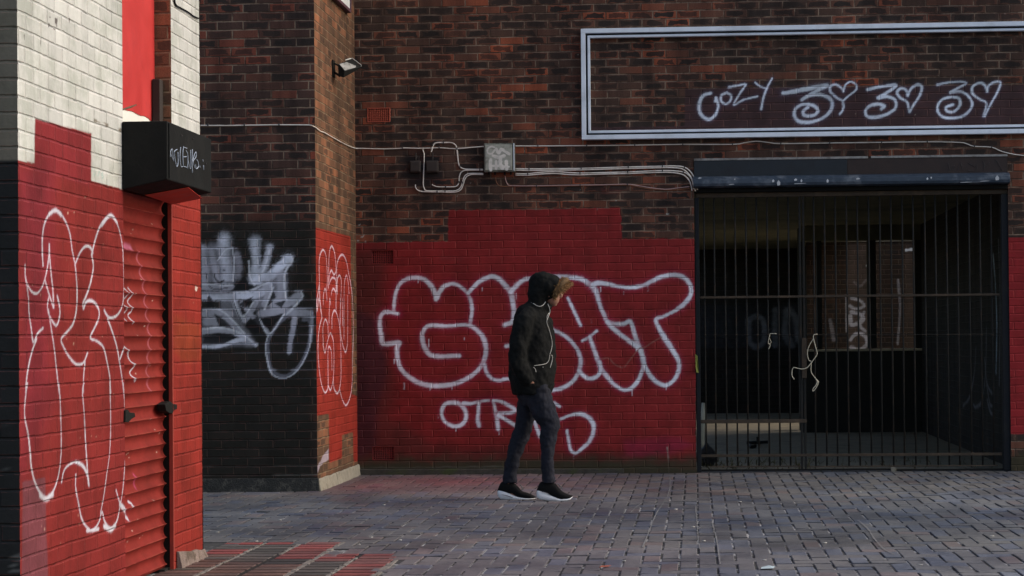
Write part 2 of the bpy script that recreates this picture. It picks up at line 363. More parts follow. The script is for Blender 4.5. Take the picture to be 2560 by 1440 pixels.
for crop, pts, r in [
    (A1, [(375, 735), (345, 720), (345, 660), (355, 580), (385, 500), (440, 455), (515, 440), (590, 455), (650, 510), (680, 570), (690, 615), (710, 570), (755, 510), (830, 490), (890, 515), (945, 570), (975, 640), (980, 720), (965, 820)], r1),
    (A1, [(375, 735), (310, 720), (260, 725), (230, 770), (230, 850), (240, 920), (250, 975), (310, 980), (385, 970), (370, 1010), (370, 1080), (385, 1150), (420, 1210), (500, 1275), (580, 1310), (680, 1325), (800, 1315), (900, 1285), (1000, 1225), (1065, 1150), (1095, 1060), (1090, 980), (1060, 910), (1000, 850), (960, 830), (900, 825), (780, 835), (650, 830), (600, 850), (575, 900), (580, 970), (600, 1020), (640, 1070), (720, 1085), (800, 1080), (875, 1078)], r1),
    (A1, [(950, 565), (1020, 490), (1080, 450), (1150, 430), (1210, 455), (1260, 510), (1300, 560), (1315, 640), (1325, 720), (1310, 800), (1250, 825)], r1*1.05),
    (A1, [(1300, 555), (1350, 500), (1410, 455), (1500, 440), (1640, 430), (1800, 435), (1880, 450), (1960, 500)], r1),
    (A1, [(1085, 1150), (1100, 1210), (1140, 1260), (1200, 1280), (1300, 1268), (1500, 1340), (1650, 1360)], r1*.9),
    (A1, [(1262, 1000), (1300, 995), (1400, 1000)], r1*.8),
    (B1, [(215, 440), (290, 447), (350, 475), (385, 505), (415, 545)], r1*.9),
    (B1, [(60, 1362), (140, 1345), (220, 1300), (270, 1240), (290, 1190), (300, 1120), (280, 1040), (230, 970), (160, 910), (60, 860)], r1*.95),
    (B1, [(195, 605), (240, 700), (300, 830)], r1*.75),
    (B1, [(315, 955), (370, 925), (430, 875)], r1*.75),
    (B1, [(375, 925), (400, 1000), (430, 1080), (460, 1170), (510, 1240), (570, 1310), (630, 1350), (690, 1355), (750, 1310), (790, 1240), (810, 1170), (800, 1080), (780, 1010), (750, 930), (730, 860), (705, 795), (660, 815), (590, 820), (520, 800), (490, 740), (460, 670), (440, 600), (425, 540), (395, 505)], r1*.95),
    (B1, [(400, 500), (440, 485), (520, 490), (600, 510), (700, 520), (800, 505), (880, 470), (960, 430), (1060, 415), (1130, 430), (1180, 470), (1205, 530), (1195, 590), (1150, 650), (1070, 710), (980, 755), (915, 780), (940, 850), (980, 920), (1030, 1000), (1080, 1080), (1105, 1150), (1090, 1230), (1050, 1290), (990, 1320), (920, 1290), (870, 1240), (830, 1170), (805, 1080), (780, 1020), (700, 960), (620, 900), (550, 840), (520, 800)], r1*1.05),
    (B1, [(285, 1200), (320, 1240), (370, 1265), (430, 1250), (462, 1200), (455, 1130)], r1*.85),
    (C1, [(350, 220), (260, 240), (215, 310), (220, 400), (270, 470), (370, 510), (460, 480), (505, 400), (490, 310), (430, 240), (350, 220)], r1*.9),
    (C1, [(470, 230), (560, 235), (670, 210), (780, 195)], r1*.85), (C1, [(660, 230), (650, 350), (645, 430), (660, 500)], r1*.85),
    (C1, [(830, 200), (860, 330), (880, 430), (890, 540)], r1*.9), (C1, [(830, 195), (920, 210), (1020, 260), (1090, 310), (1040, 345), (900, 352)], r1*.85),
    (C1, [(890, 375), (990, 430), (1100, 500)], r1*.85), (C1, [(1310, 400), (1350, 520), (1390, 620)], r1*1.0), (C1, [(1560, 225), (1630, 272)], r1*.8),
    (C1, [(1640, 420), (1780, 370), (1880, 360), (1970, 400), (2030, 480), (2030, 580), (1990, 680), (1900, 770), (1820, 830), (1760, 790), (1740, 700), (1715, 560)], r1*.9),
]:
    mc.stroke(crop, pts, r, WHITE, PINK, hal=.62, hr=3.6)
DR = random.Random(5)
for (x, y) in ((1046, 694), (1072, 850), (1160, 845), (1010, 960), (1075, 965), (1130, 962), (985, 900), (1205, 720), (1290, 735), (1225, 940), (1405, 720), (1478, 800), (1530, 960), (1580, 972), (1665, 965), (1700, 900), (1640, 800), (1590, 870), (1502, 720), (1560, 730), (1620, 715), (1140, 1063), (1197, 1062), (1248, 1070), (1433, 1132), (1480, 1080), (1095, 1040), (952, 860), (968, 780)):
    l = DR.uniform(5, 17); mc.stroke((0, 0, 1), [(x, y-2), (x+.4, y+l*.5), (x+.2, y+l)], DR.uniform(.0022, .0045), WHITE, alpha=DR.uniform(.45, .85), soft=.4)
w2 = .0148
for pts, r in [
    ([(230, 605), (170, 625), (145, 690), (155, 760), (210, 800), (260, 770), (285, 700), (268, 640), (262, 665)], w2), ([(350, 600), (310, 620), (305, 660), (340, 685), (375, 660), (380, 620), (345, 602)], w2*.9),
    ([(365, 560), (440, 545), (490, 540), (450, 600), (400, 690), (470, 655), (575, 628)], w2*.85), ([(560, 525), (590, 550), (640, 570)], w2*.8), ([(685, 495), (650, 560), (620, 640), (605, 725)], w2*.85),
    ([(770, 605), (850, 592), (960, 570), (1090, 548)], w2*1.5), ([(1098, 548), (1040, 575), (960, 620), (905, 655), (960, 625), (1040, 615), (1110, 640), (1135, 690), (1110, 750), (1050, 795), (960, 820), (880, 810), (850, 760), (870, 710), (930, 685), (1000, 700), (1025, 740), (990, 770), (930, 770), (915, 740), (950, 710)], w2*1.1),
    ([(1220, 590), (1190, 555), (1150, 540), (1115, 560), (1125, 600), (1170, 640), (1210, 665), (1215, 720), (1190, 760)], w2*.8), ([(1218, 592), (1230, 545), (1270, 520), (1310, 540), (1310, 580), (1260, 620), (1215, 660)], w2*.75),
    ([(1395, 578), (1480, 558), (1610, 545), (1540, 600), (1475, 640), (1540, 630), (1600, 655), (1605, 710), (1560, 750), (1480, 780), (1400, 780), (1380, 740), (1410, 700), (1470, 685), (1520, 700), (1500, 722)], w2*.95),
    ([(1695, 620), (1680, 578), (1640, 570), (1615, 600), (1640, 640), (1690, 670), (1705, 740)], w2*.85), ([(1695, 625), (1720, 570), (1770, 540), (1800, 560), (1785, 620), (1740, 690), (1710, 742)], w2*.85),
    ([(1915, 540), (2000, 525), (2090, 518), (2130, 530), (2080, 560), (2010, 600), (2080, 590), (2140, 620), (2175, 680), (2150, 740), (2090, 780), (2000, 790), (1940, 770), (1915, 720), (1940, 660), (2000, 635), (2070, 640), (2085, 690), (2040, 740), (1990, 740), (1980, 710), (2030, 690)], w2*.8),
    ([(2285, 590), (2265, 540), (2220, 530), (2175, 560), (2180, 610), (2230, 650), (2280, 680), (2260, 775)], w2*.8), ([(2285, 592), (2300, 545), (2350, 520), (2385, 530), (2360, 600), (2310, 690), (2268, 775)], w2*.75)]:
    mc.stroke(D1, pts, r, (.74, .80, .92), (.07, .055, .12), hal=.4, soft=.35)
# faint scraped line, drips and chips
for pts in ([(470, 1105), (530, 1100), (580, 1150), (640, 1175)], [(660, 1170), (720, 1090), (780, 1020), (830, 1005), (900, 960), (965, 925)]):
    mc.stroke(B1, pts, .006, (.30, .12, .10), alpha=.7)
mc.stroke((0, 0, 1), [(1668, 1118), (1671, 1150), (1673, 1185)], .006, (.38, .30, .27), alpha=.8)
for (x, y, w) in ((897, 560, 5), (903, 590, 8), (893, 600, 6), (908, 585, 4), (912, 602, 4), (1665, 533, 7), (1540, 500, 3)):
    mc.poly([(x, y), (x+w, y+1), (x+w-1, y+4), (x-1, y+3)], (.5, .5, .48), .8, 2, wob=3, ws=.02)
for k in range(60):
    x = random.uniform(900, 2550); y = random.uniform(5, 590)
    w = random.uniform(1.2, 3.2); mc.poly([(x, y), (x+w, y), (x+w, y+w*.8), (x, y+w)], (.42, .38, .33), random.uniform(.3, .8), 1.5, wob=1, ws=.02)
# soot stains under the two little boxes, white paint on the ledge at the foot
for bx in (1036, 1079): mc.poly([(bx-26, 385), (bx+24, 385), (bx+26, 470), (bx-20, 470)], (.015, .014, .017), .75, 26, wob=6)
mc.poly([(890, 1168), (1290, 1165), (1290, 1172), (890, 1171)], (.35, .34, .30), .75, 2, wob=3)
holes = [(GX0, GX1, -1, GZ1)]
AB = []   # air bricks: pocket openings cut into the facade
for (x0, y0, x1, y1) in ((918, 269, 975, 306), (928, 625, 983, 661), (930, 1116, 985, 1151)):
    p, q = onY(x0, y1, 0), onY(x1, y0, 0); AB.append((p.x, q.x, p.z, q.z))
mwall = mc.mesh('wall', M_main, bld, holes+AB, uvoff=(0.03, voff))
# plain brick above and right of the picture
flatwall('upper_wall', M_main, bld, [([(XL, 0, 4.62), (6.5, 0, 4.62), (6.5, 0, ztop), (XL, 0, ztop)], 0), ([(5.4, 0, 0), (6.5, 0, 0), (6.5, 0, 4.62), (5.4, 0, 4.62)], 8.7),
    ([(GX0, 0, 0), (GX0, .22, 0), (GX0, .22, GZ1), (GX0, 0, GZ1)], 0), ([(GX1, .22, 0), (GX1, 0, 0), (GX1, 0, GZ1), (GX1, .22, GZ1)], 0),
    ([(6.5, 0, 0), (6.5, 9, 0), (6.5, 9, ztop), (6.5, 0, ztop)], 0)])
# step of rendered plinth along the foot
M_conc = plain('weathered concrete', (.20, .185, .15), .9, .3, 14, bump=.004, dirt=(.05, .055, .03), dscale=6)
M_pl = plain('mossy dark plinth', (.052, .048, .040), .95, .5, 20, bump=.006, dirt=(.045, .055, .02), dscale=4, damt=.9)
zp = onY(1100, 1172, 0).z
b = MB(); b.hexa([(XL+.02, -.035, -.02), (onY(1560, 1180, 0).x, -.018, -.02), (onY(1560, 1180, 0).x, -.002, -.02), (XL+.02, -.002, -.02), (XL+.02, -.03, zp), (onY(1560, 1180, 0).x, -.014, zp-.01), (onY(1560, 1180, 0).x, -.002, zp-.005), (XL+.02, -.002, zp+.006)])
b.build('plinth', M_pl, bld, bevel=.006)
# air bricks
M_ab1 = plain('terracotta', (.40, .085, .050), .8, .3, 30, bump=.002, dirt=(.06, .03, .025)); M_ab2 = plain('red painted terracotta', (.24, .028, .025), .7, .3, 30, bump=.002, dirt=(.05, .02, .02))
M_black = plain('dark void', (.012, .012, .012), .9, spec=.1)
for i, (x0, x1, z0, z1) in enumerate(AB):
    dy = (-.004, .022, .012)[i]
    b = MB(); t = .010; m = M_ab1 if i == 0 else M_ab2
    b.box(x0, x1, dy, .06, z0, z0+t); b.box(x0, x1, dy, .06, z1-t, z1); b.box(x0, x0+t, dy, .06, z0+t, z1-t); b.box(x1-t, x1, dy, .06, z0+t, z1-t)
    nx, nz = 11, 7; wx = (x1-x0-2*t); wz = (z1-z0-2*t)
    for k in range(1, nx): xx = x0+t+wx*k/nx; b.box(xx-.0035, xx+.0035, dy+.004, .05, z0+t, z1-t)
    for k in range(1, nz): zz = z0+t+wz*k/nz; b.box(x0+t, x1-t, dy+.0055, .049, zz-.0035, zz+.0035)
    o = b.build('air_brick', m, bld, bevel=.0015, seg=1); o['label'] = ['orange terracotta air brick high on the bare brick', 'red painted recessed air brick above the large graffiti', 'red painted air brick near the ground'][i]
    v = MB(); v.box(x0-.02, x1+.02, .05, .09, z0-.02, z1+.02); v.build('cavity', M_black, o)

# ------------------------------------------------------------------ pier
PYY = onY(785, 1231, 0)   # only for reference
YP = -1.953
XP = XL
pxl = -5.6
pc = Canvas(lin(pxl, XP, .010), lin(0, 4.62, .010), 'Y', YP)
BLK = (.0200, .0180, .0145)
H1 = (490, 560, 3.273)
pc.poly([(380, 548), (800, 545), (800, 1250), (380, 1250)], BLK, .97, 84, wob=16, ws=.35)
SIL = (.80, .82, .95); GRY = (.44, .43, .50)
for pts, r, c_, al, so in [
    ([(40, 200), (60, 290), (70, 380), (60, 470)], 52, GRY, .8, .8), ([(230, 130), (230, 250), (245, 350), (250, 440)], 52, SIL, .75, .85), ([(130, 230), (150, 350), (170, 460)], 34, GRY, .85, .6),
    ([(480, 150), (490, 280), (485, 400), (480, 470)], 42, SIL, .75, .85), ([(600, 190), (570, 320), (530, 430)], 30, SIL, .65, .7), ([(752, 285), (690, 345), (620, 410), (500, 475)], 36, SIL, .95, .35),
    ([(330, 250), (350, 340), (330, 420)], 38, GRY, .6, .7), ([(50, 520), (200, 525), (290, 520)], 30, GRY, .85, .3), ([(50, 595), (180, 600), (320, 592), (470, 585), (560, 550), (600, 500)], 27, SIL, .9, .3),
    ([(835, 590), (790, 625), (720, 655), (640, 660)], 34, GRY, .95, .3), ([(700, 420), (705, 540), (690, 640)], 38, GRY, .8, .5), ([(560, 480), (590, 560), (560, 660)], 22, GRY, .9, .3),
    ([(310, 620), (350, 720), (390, 780)], 24, GRY, .95, .25), ([(370, 650), (450, 740), (540, 830), (600, 905)], 18, GRY, .95, .25), ([(490, 640), (440, 740), (400, 790)], 20, GRY, .95, .25),
    ([(60, 735), (160, 722), (290, 735)], 22, GRY, .9, .3), ([(90, 800), (140, 795), (160, 800)], 38, GRY, .85, .35), ([(50, 885), (200, 865), (330, 890), (420, 950), (490, 990)], 22, GRY, .95, .3), ([(250, 780), (340, 880), (440, 960)], 32, GRY, .9, .3),
    ([(50, 1005), (150, 1003), (240, 985), (330, 955), (400, 945)], 15, SIL, .95, .35), ([(530, 735), (640, 722), (760, 722), (940, 730)], 30, GRY, .95, .3),
    ([(740, 750), (680, 805), (625, 890), (592, 960), (588, 1060), (600, 1150), (640, 1215), (715, 1245), (790, 1215), (850, 1150), (900, 1060), (930, 950), (938, 850), (925, 790), (880, 785)], 15, (.17, .165, .2), .95, .35),
    ([(810, 770), (795, 860), (775, 950), (762, 1050)], 20, GRY, .95, .35), ([(950, 760), (945, 860), (935, 960)], 16, GRY, .8, .4)]:
    pc.stroke(H1, pts, r/3.273/294, c_, alpha=al, soft=so)
for poly_, c_, al in (([(40, 210), (120, 150), (300, 200), (315, 440), (290, 480), (40, 485)], GRY, .32), ([(440, 480), (560, 420), (700, 370), (735, 470), (700, 700), (500, 700), (480, 560)], GRY, .38), ([(40, 560), (330, 560), (330, 610), (40, 620)], GRY, .6), ([(200, 560), (300, 620), (380, 800), (500, 990), (420, 990), (330, 890), (40, 880), (40, 700), (200, 690)], GRY, .34), ([(640, 560), (740, 560), (760, 730), (600, 740)], GRY, .5), ([(50, 940), (400, 930), (470, 1000), (60, 1010)], GRY, .35)):
    pc.poly(poly_, c_, al, 14, H1, wob=4, ws=.1)
for poly_ in ([(290, 545), (400, 425), (435, 490), (545, 510), (400, 548)], [(555, 690), (630, 530), (655, 600), (600, 665)], [(350, 660), (420, 610), (470, 595), (405, 690)], [(95, 600), (110, 585), (130, 610), (150, 680), (90, 680)],
              [(350, 670), (400, 690), (380, 745)], [(600, 870), (520, 800), (520, 775), (720, 730)], [(60, 920), (180, 895), (300, 905), (330, 930), (220, 985), (60, 985)], [(440, 790), (500, 760), (570, 860), (480, 900), (400, 840)],
              [(150, 730), (240, 790), (330, 890), (200, 850), (170, 800)], [(640, 650), (740, 620), (700, 690)]):
    pc.poly(poly_, (.012, .012, .013), .9, 2.5, H1, wob=1.5, ws=.05)
for pts, r in [([(150, 410), (160, 450), (190, 475), (230, 462)], 8), ([(225, 378), (235, 380)], 9), ([(105, 500), (130, 525), (180, 535), (260, 520)], 5), ([(90, 450), (80, 400)], 6), ([(420, 520), (520, 505), (560, 480)], 8), ([(300, 620), (330, 700), (370, 790)], 4)]:
    pc.stroke(H1, pts, r/3.273/294, (.012, .012, .013), alpha=.9)
for pts, r in [([(300, 205), (312, 330), (300, 470)], 7), ([(175, 300), (240, 215), (300, 195)], 6), ([(600, 215), (570, 330), (510, 470)], 8), ([(775, 255), (790, 300), (740, 370), (720, 470), (740, 620)], 8), ([(430, 300), (440, 430), (480, 500)], 7), ([(50, 495), (200, 500), (300, 500)], 6), ([(310, 560), (420, 555), (540, 500), (600, 480)], 7), ([(630, 520), (600, 600), (560, 700)], 7), ([(860, 560), (870, 600), (800, 680), (740, 740)], 8), ([(310, 620), (380, 760), (470, 640)], 6), ([(60, 700), (190, 700), (300, 790), (400, 900)], 6), ([(50, 860), (200, 850), (330, 880), (430, 940), (500, 1000)], 7), ([(592, 905), (570, 1000), (585, 1120), (625, 1230), (715, 1262), (800, 1225), (870, 1140), (930, 1000), (945, 860)], 6), ([(520, 780), (600, 900), (720, 740)], 6)]:
    pc.stroke(H1, pts, r/3.273/294, (.80, .80, .88), alpha=.8, soft=.45)
# paint caught on the bed joints
voffp = -(onY(640, 1231-22.3, YP).z % .075)
rows = np.abs(((pc.V+voffp)/.075 + .5) % 1 - .5)*.075
lum = np.clip((pc.rgb.mean(-1)-.05)/.15, 0, 1); lum = np.maximum(lum, np.roll(lum, 2, 0)*.8)
zone = sstep(fbm(pc.U*2.2, pc.V*9, 77), .38, .60)*np.clip(lum+.10*sstep(pc.py, 640, 720)*(1-sstep(pc.py, 930, 960)), 0, 1)
pc.over(np.clip((1-sstep(rows, .002, .009))*zone*.75, 0, 1), (.62, .63, .74))
low = sstep(pc.py, 1130, 1200)*(1-sstep(rows, .002, .008))*sstep(fbm(pc.U*4, pc.V*3, 71), .4, .6)
pc.over(low*.6, (.16, .16, .14))
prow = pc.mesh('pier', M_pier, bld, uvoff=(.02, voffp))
prow['label'] = 'brick pier painted black below with silver graffiti on its front'
# side face of the pier
def relx(U, V): return np.zeros(U.shape+(3,))
sc_ = Canvas(lin(YP, 0.0, .009), lin(0, 4.62, .008), 'X', XP)
sc_.poly([(770, 562), (779, 566), (876, 591), (877, 640), (880, 985), (893, 990), (895, 1153), (884, 1155), (882, 1080), (855, 1088), (855, 1146), (823, 1157), (822, 1035), (785, 1040), (770, 1040)], RED2, .97, 1.6, wob=.8, ws=.05)
sc_.poly([(772, 566), (784, 566), (784, 800), (779, 830), (772, 830)], (.02, .02, .02), .0, 2)
G1 = (780, 560, 3.0); g = .0085
for pts in [[(75, 700), (60, 600), (55, 400), (55, 260), (80, 195), (105, 240), (115, 400), (110, 500)], [(125, 480), (125, 350), (130, 220), (147, 165), (170, 220), (180, 340), (165, 380), (145, 348), (130, 390), (125, 470)],
            [(185, 500), (185, 350), (195, 270), (225, 230), (255, 270), (275, 370), (295, 480), (305, 600), (310, 800), (305, 1000), (300, 1200), (285, 1300), (255, 1360), (225, 1310), (205, 1230)],
            [(75, 700), (55, 780), (45, 900), (50, 1050), (65, 1170), (80, 1230), (100, 1265), (120, 1220), (120, 1100), (120, 950), (130, 920), (145, 960), (150, 1095)],
            [(85, 900), (82, 780), (100, 715), (118, 760), (122, 850)], [(82, 900), (97, 965), (110, 910), (125, 850), (140, 820), (160, 880), (165, 1000), (160, 1150), (140, 1245), (120, 1210)], [(160, 1150), (165, 1230), (190, 1270), (210, 1220), (218, 1100), (215, 900), (205, 760), (185, 670), (165, 650), (150, 700), (150, 780)],
            [(190, 520), (190, 420), (205, 385), (220, 430), (215, 600), (210, 750), (225, 880), (250, 960), (265, 900), (268, 760), (268, 540)], [(240, 860), (240, 600), (243, 450), (257, 385), (270, 430), (277, 520)], [(228, 560), (230, 760)], [(212, 560), (212, 740)],
            [(20, 520), (20, 640), (28, 730), (35, 600), (45, 520), (55, 465), (60, 560), (70, 660), (75, 700)], [(85, 600), (85, 540), (97, 485), (110, 530), (112, 570)], [(35, 560), (40, 650), (50, 560), (62, 600)], [(128, 740), (130, 640), (133, 560), (140, 600)], [(145, 530), (150, 500), (162, 485), (180, 512)], [(130, 450), (145, 410), (165, 405), (180, 440), (180, 640)]]:
    sc_.stroke(G1, pts, g, (.80, .62, .70), (.45, .02, .10), hal=.35, soft=.5)
sc_.poly([(822, 1120), (822, 1150), (808, 1158), (800, 1165), (793, 1185), (790, 1200), (794, 1165), (806, 1142)], (.5, .42, .5), .8, 3)
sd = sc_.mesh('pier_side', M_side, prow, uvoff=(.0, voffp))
sd['label'] = 'lit brown side of the pier with red paint and white graffiti loops'
flatwall('pier_top', M_pier, prow, [([(pxl, YP, 4.62), (XP, YP, 4.62), (XP, YP, ztop), (pxl, YP, ztop)], 0)])
flatwall('pier_side_top', M_side, prow, [([(XP, YP, 4.62), (XP, 0, 4.62), (XP, 0, ztop), (XP, YP, ztop)], 0)])
# pale fillet at the foot of the side, rough dark one at the front
zf = onX(884, 1176, XP).z
b = MB(); n_ = 14
for (ya_, yb_) in ((YP, YP+.78), (YP+.784, YP+1.42), (YP+1.424, 0.0-.002)):
    n_ = 9; R_ = []
    for k in range(n_+1):
        y = ya_+(yb_-ya_)*k/n_; o_ = random.uniform(-.002, .003); zt = .098+random.uniform(-.004, .004); R_.append([(XP+.036+o_, y, -.02), (XP+.018+o_, y, zt), (XP+.002, y, zt+.008), (XP+.002, y, -.02)])
    b = MB() if ya_ == YP else b; vs = [q for r in R_ for q in r]; fs = [(0, 1, 2, 3), tuple(len(vs)-4+i for i in range(4))]
    for k in range(n_): fs += [(4*k+i, 4*k+(i+1) % 4, 4*k+4+(i+1) % 4, 4*k+4+i) for i in range(4)]
    b.add(vs, fs)
b.build('pier_side_plinth', plain('pale render', (.33, .30, .24), .95, .25, 20, bump=.006, dirt=(.14, .12, .09), dscale=8), prow, bevel=.008)
b = MB(); b.hexa([(pxl, YP-.03, -.02), (XP+.02, YP-.03, -.02), (XP+.02, YP-.002, -.02), (pxl, YP-.002, -.02), (pxl, YP-.012, .11), (XP+.012, YP-.012, .11), (XP+.012, YP-.002, .115), (pxl, YP-.002, .115)])
b.build('pier_front_plinth', plain('black painted render', (.030, .030, .028), .9, .5, 12, bump=.012, dirt=(.11, .10, .085), dscale=14, damt=.6), prow, bevel=.006)

# ------------------------------------------------------------------ passage behind the gate
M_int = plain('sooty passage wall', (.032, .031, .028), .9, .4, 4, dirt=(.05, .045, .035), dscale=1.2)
M_ceil = plain('passage ceiling', (.20, .185, .115), .9, .3, 3, dirt=(.03, .03, .022), dscale=.7)
M_pfl = plain('dusty concrete', (.22, .185, .13), .95, .3, 6, bump=.01, dirt=(.08, .07, .05), dscale=1.6)
fl = MB(); fl.box(-9, 9, .23, 26, -.05, .004); o = fl.build('passage_floor', M_pfl); tag(o, kind='structure')
pas = empty('passage', (1.4, 4, 0)); tag(pas, 'dark covered passage seen through the bars of the gate', 'passage')
zc = 2.78
b = MB(); b.box(-.7, 4.2, .23, 8.45, zc, zc+.3); b.build('ceiling', M_ceil, pas)
b = MB(); b.box(-.7, 2.4, 8.46, 15.6, zc+.02, zc+.3); b.build('rear_ceiling', M_ceil, pas)
xr = onY(2319, 700, 7.2).x
def ray_at(x, y, Y): return onY(x, y, Y)
rc = Canvas(lin(.23, 7.6, .03), lin(0, zc, .012), 'X', 3.02)
GR_ = (.16, .17, .20)
for pts in [[(2440, 870), (2436, 930), (2425, 990), (2408, 1015)], [(2466, 820), (2464, 930), (2455, 1000), (2440, 1018), (2434, 1012)], [(2466, 960), (2475, 1010), (2482, 1015)], [(2468, 1000), (2476, 1030), (2484, 1036)], [(2462, 900), (2468, 960), (2484, 990)]]:
    rc.stroke((0, 0, 1), pts, .020, (.15, .15, .17), alpha=.75, soft=.7)
rc.stroke((0, 0, 1), [(2483, 640), (2489, 720), (2492, 820), (2490, 930)], .030, (.40, .50, .60), alpha=.75, soft=.6)
rc.stroke((0, 0, 1), [(2496, 600), (2500, 760), (2498, 960)], .022, (.22, .24, .28), alpha=.6, soft=.7)
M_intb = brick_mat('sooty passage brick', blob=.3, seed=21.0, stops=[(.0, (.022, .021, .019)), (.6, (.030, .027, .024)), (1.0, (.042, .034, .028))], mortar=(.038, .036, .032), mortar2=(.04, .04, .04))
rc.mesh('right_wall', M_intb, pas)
# end wall with the low parapet and opening; piers between
Ye = 7.6
px0 = onY(2006, 870, Ye).x; zpar = onY(2150, 878, Ye).z; zlin = onY(2200, 600, Ye).z
b = MB(); b.box(px0, 3.3, Ye, Ye+.22, 0, zpar); o = b.build('parapet', M_int, pas, bevel=.01)
b = MB(); b.box(px0, 3.3, Ye-.01, Ye+.24, zpar+.002, zpar+.03); b.build('parapet_coping', plain('coping stone', (.55, .47, .33), .9), pas)
b = MB(); b.box(px0, 3.3, Ye, Ye+.22, zlin, zc-.002); b.build('lintel', M_ceil, pas)
for (xa, xb, yy) in ((1998, 2012, 8.2), (2044, 2056, Ye), (2172, 2192, Ye), (2290, 2322, Ye)):
    p, q = onY(xa, 850, yy).x, onY(xb, 850, yy).x
    b = MB(); b.box(p, q, yy+.005, yy+.215, 0 if yy > Ye else zpar+.035, zlin-.002 if yy <= Ye else zc); b.build('post', M_int, pas)
# left end wall with large faint letters
Yl = 14.5; Yy_ = 11.5
lx0, lx1 = onY(1700, 850, Yl).x-2.5, onY(2004, 850, Yl).x+.5
lc = Canvas(lin(lx0, lx1, .02), lin(0, zc+.02, .02), 'Y', Yl)
lc.poly([(1600, 765), (2020, 760), (2020, 868), (1600, 870)], (.030, .032, .036), .9, 6)
for pts in [[(1768, 865), (1768, 800), (1785, 795), (1790, 830), (1770, 835)], [(1805, 865), (1805, 800), (1822, 800), (1826, 828), (1808, 834), (1828, 866)], [(1845, 800), (1845, 865)]]: lc.stroke((0, 0, 1), pts, .035, (.045, .048, .055), alpha=.8, soft=.5)
for pts in [[(1872, 800), (1890, 790), (1908, 802), (1910, 850), (1890, 866), (1874, 850), (1872, 800)], [(1937, 775), (1937, 864)], [(1968, 776), (1962, 830), (1980, 864)], [(1975, 775), (1990, 800), (1996, 850)]]: lc.stroke((0, 0, 1), pts, .055, (.24, .25, .28), alpha=.7, soft=.5)
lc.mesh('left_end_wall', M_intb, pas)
b = MB(); b.box(onY(2030, 700, Yy_).x, onY(2030, 700, Yy_).x+.15, Yy_+.01, 15.5, 0, zc-.002); b.build('light_block_wall', M_int, pas)  # added wall, keeps yard light off the passage floor
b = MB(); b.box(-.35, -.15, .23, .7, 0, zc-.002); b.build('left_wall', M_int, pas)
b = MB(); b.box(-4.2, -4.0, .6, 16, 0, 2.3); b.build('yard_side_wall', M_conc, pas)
# brick yard wall beyond the opening
Yy = 11.5
yw = Canvas(lin(onY(2016, 700, Yy).x, 4.4, .012), lin(0, 2.75, .012), 'Y', Yy)
for pts, r, al in [([(2130, 745), (2150, 752), (2160, 765), (2140, 772), (2125, 765)], .028, .85), ([(2128, 780), (2150, 785), (2158, 800), (2130, 812), (2126, 790)], .03, .9), ([(2160, 780), (2150, 812), (2163, 828)], .025, .85), ([(2126, 850), (2140, 835), (2160, 838), (2168, 858), (2150, 875), (2128, 868)], .03, .9), ([(2135, 705), (2150, 715), (2165, 700)], .02, .6), ([(2116, 740), (2117, 830)], .015, .7),
                     ([(2245, 700), (2250, 770), (2244, 860)], .02, .35), ([(2075, 800), (2085, 850)], .03, .25)]:
    yw.stroke((0, 0, 1), pts, r, (.55, .52, .55), alpha=al, soft=.4)
yw.poly([(2118, 600), (2171, 600), (2171, 900), (2118, 900)], (.12, .085, .066), .7, 4)  # outside light on the columns painted in as paler strips
yw.poly([(2262, 600), (2292, 600), (2292, 900), (2262, 900)], (.08, .055, .04), .6, 4)
yw.poly([(2262, 621), (2282, 621), (2282, 628), (2262, 628)], (.8, .8, .8), .9, 1); yw.poly([(2166, 662), (2171, 662), (2171, 667), (2166, 667)], (.8, .8, .8), .9, 1)  # bright sky glimpses painted onto the brick
for pts, r, al in [([(2130, 745), (2150, 752), (2160, 765), (2140, 772), (2125, 765)], .026, .85), ([(2128, 780), (2150, 785), (2158, 800), (2130, 812), (2126, 790)], .028, .9), ([(2160, 780), (2150, 812), (2163, 828)], .022, .85), ([(2126, 850), (2140, 835), (2160, 838), (2168, 858), (2150, 875), (2128, 868)], .028, .9)]: yw.stroke((0, 0, 1), pts, r, (.55, .52, .55), alpha=al, soft=.4)
ywo = empty('yard_wall', (1.4, Yy, 0)); tag(ywo, 'brick yard wall with white tags beyond the end of the passage', 'wall')
yw.mesh('wall', M_far, ywo)
b = MB(); b.box(onY(2016, 700, Yy).x, 4.4, Yy-.02, Yy+.3, 2.752, 2.84); b.build('coping', M_conc, ywo)
# ------------------------------------------------------------------ steel gate
M_bar = plain('rusty black steel', (.019, .019, .018), .8, .5, 30, metal=.3, bump=.001, dirt=(.05, .032, .02), dscale=12, damt=.6)
M_rail = plain('brown rusted steel', (.050, .036, .025), .8, .35, 20, bump=.001, dirt=(.085, .058, .038), dscale=7, damt=.7)
M_blue = plain('dark blue painted steel', (.018, .023, .030), .6, .3, 14, dirt=(.015, .017, .022), dscale=5, damt=.7, bump=.001)
M_lead = plain('chipped blue lip', (.030, .044, .066), .5, .3, 20, dirt=(.16, .18, .21), dscale=6, damt=.5)
gate = empty('steel_gate', (onY(2130, 1182, .08).x, .08, 0)); tag(gate, 'black steel bar gate of two leaves closing the passage', 'gate')
YG = .06
def gx(x, y=800): return onY(x, y, YG).x
def gz(y, x=2100): return onY(x, y, YG).z
ztb, ztt = gz(491), gz(479)
zb0 = gz(1171)
M_pst = plain('black blue gate post', (.012, .0135, .017), .7, .3, 14, dirt=(.02, .02, .02), dscale=5, spec=.15)
b = MB(); b.box(gx(1738)-.0+.004, gx(1750), YG-.045, YG+.05, .005, ztb); b.build('post', M_pst, gate, bevel=.004)
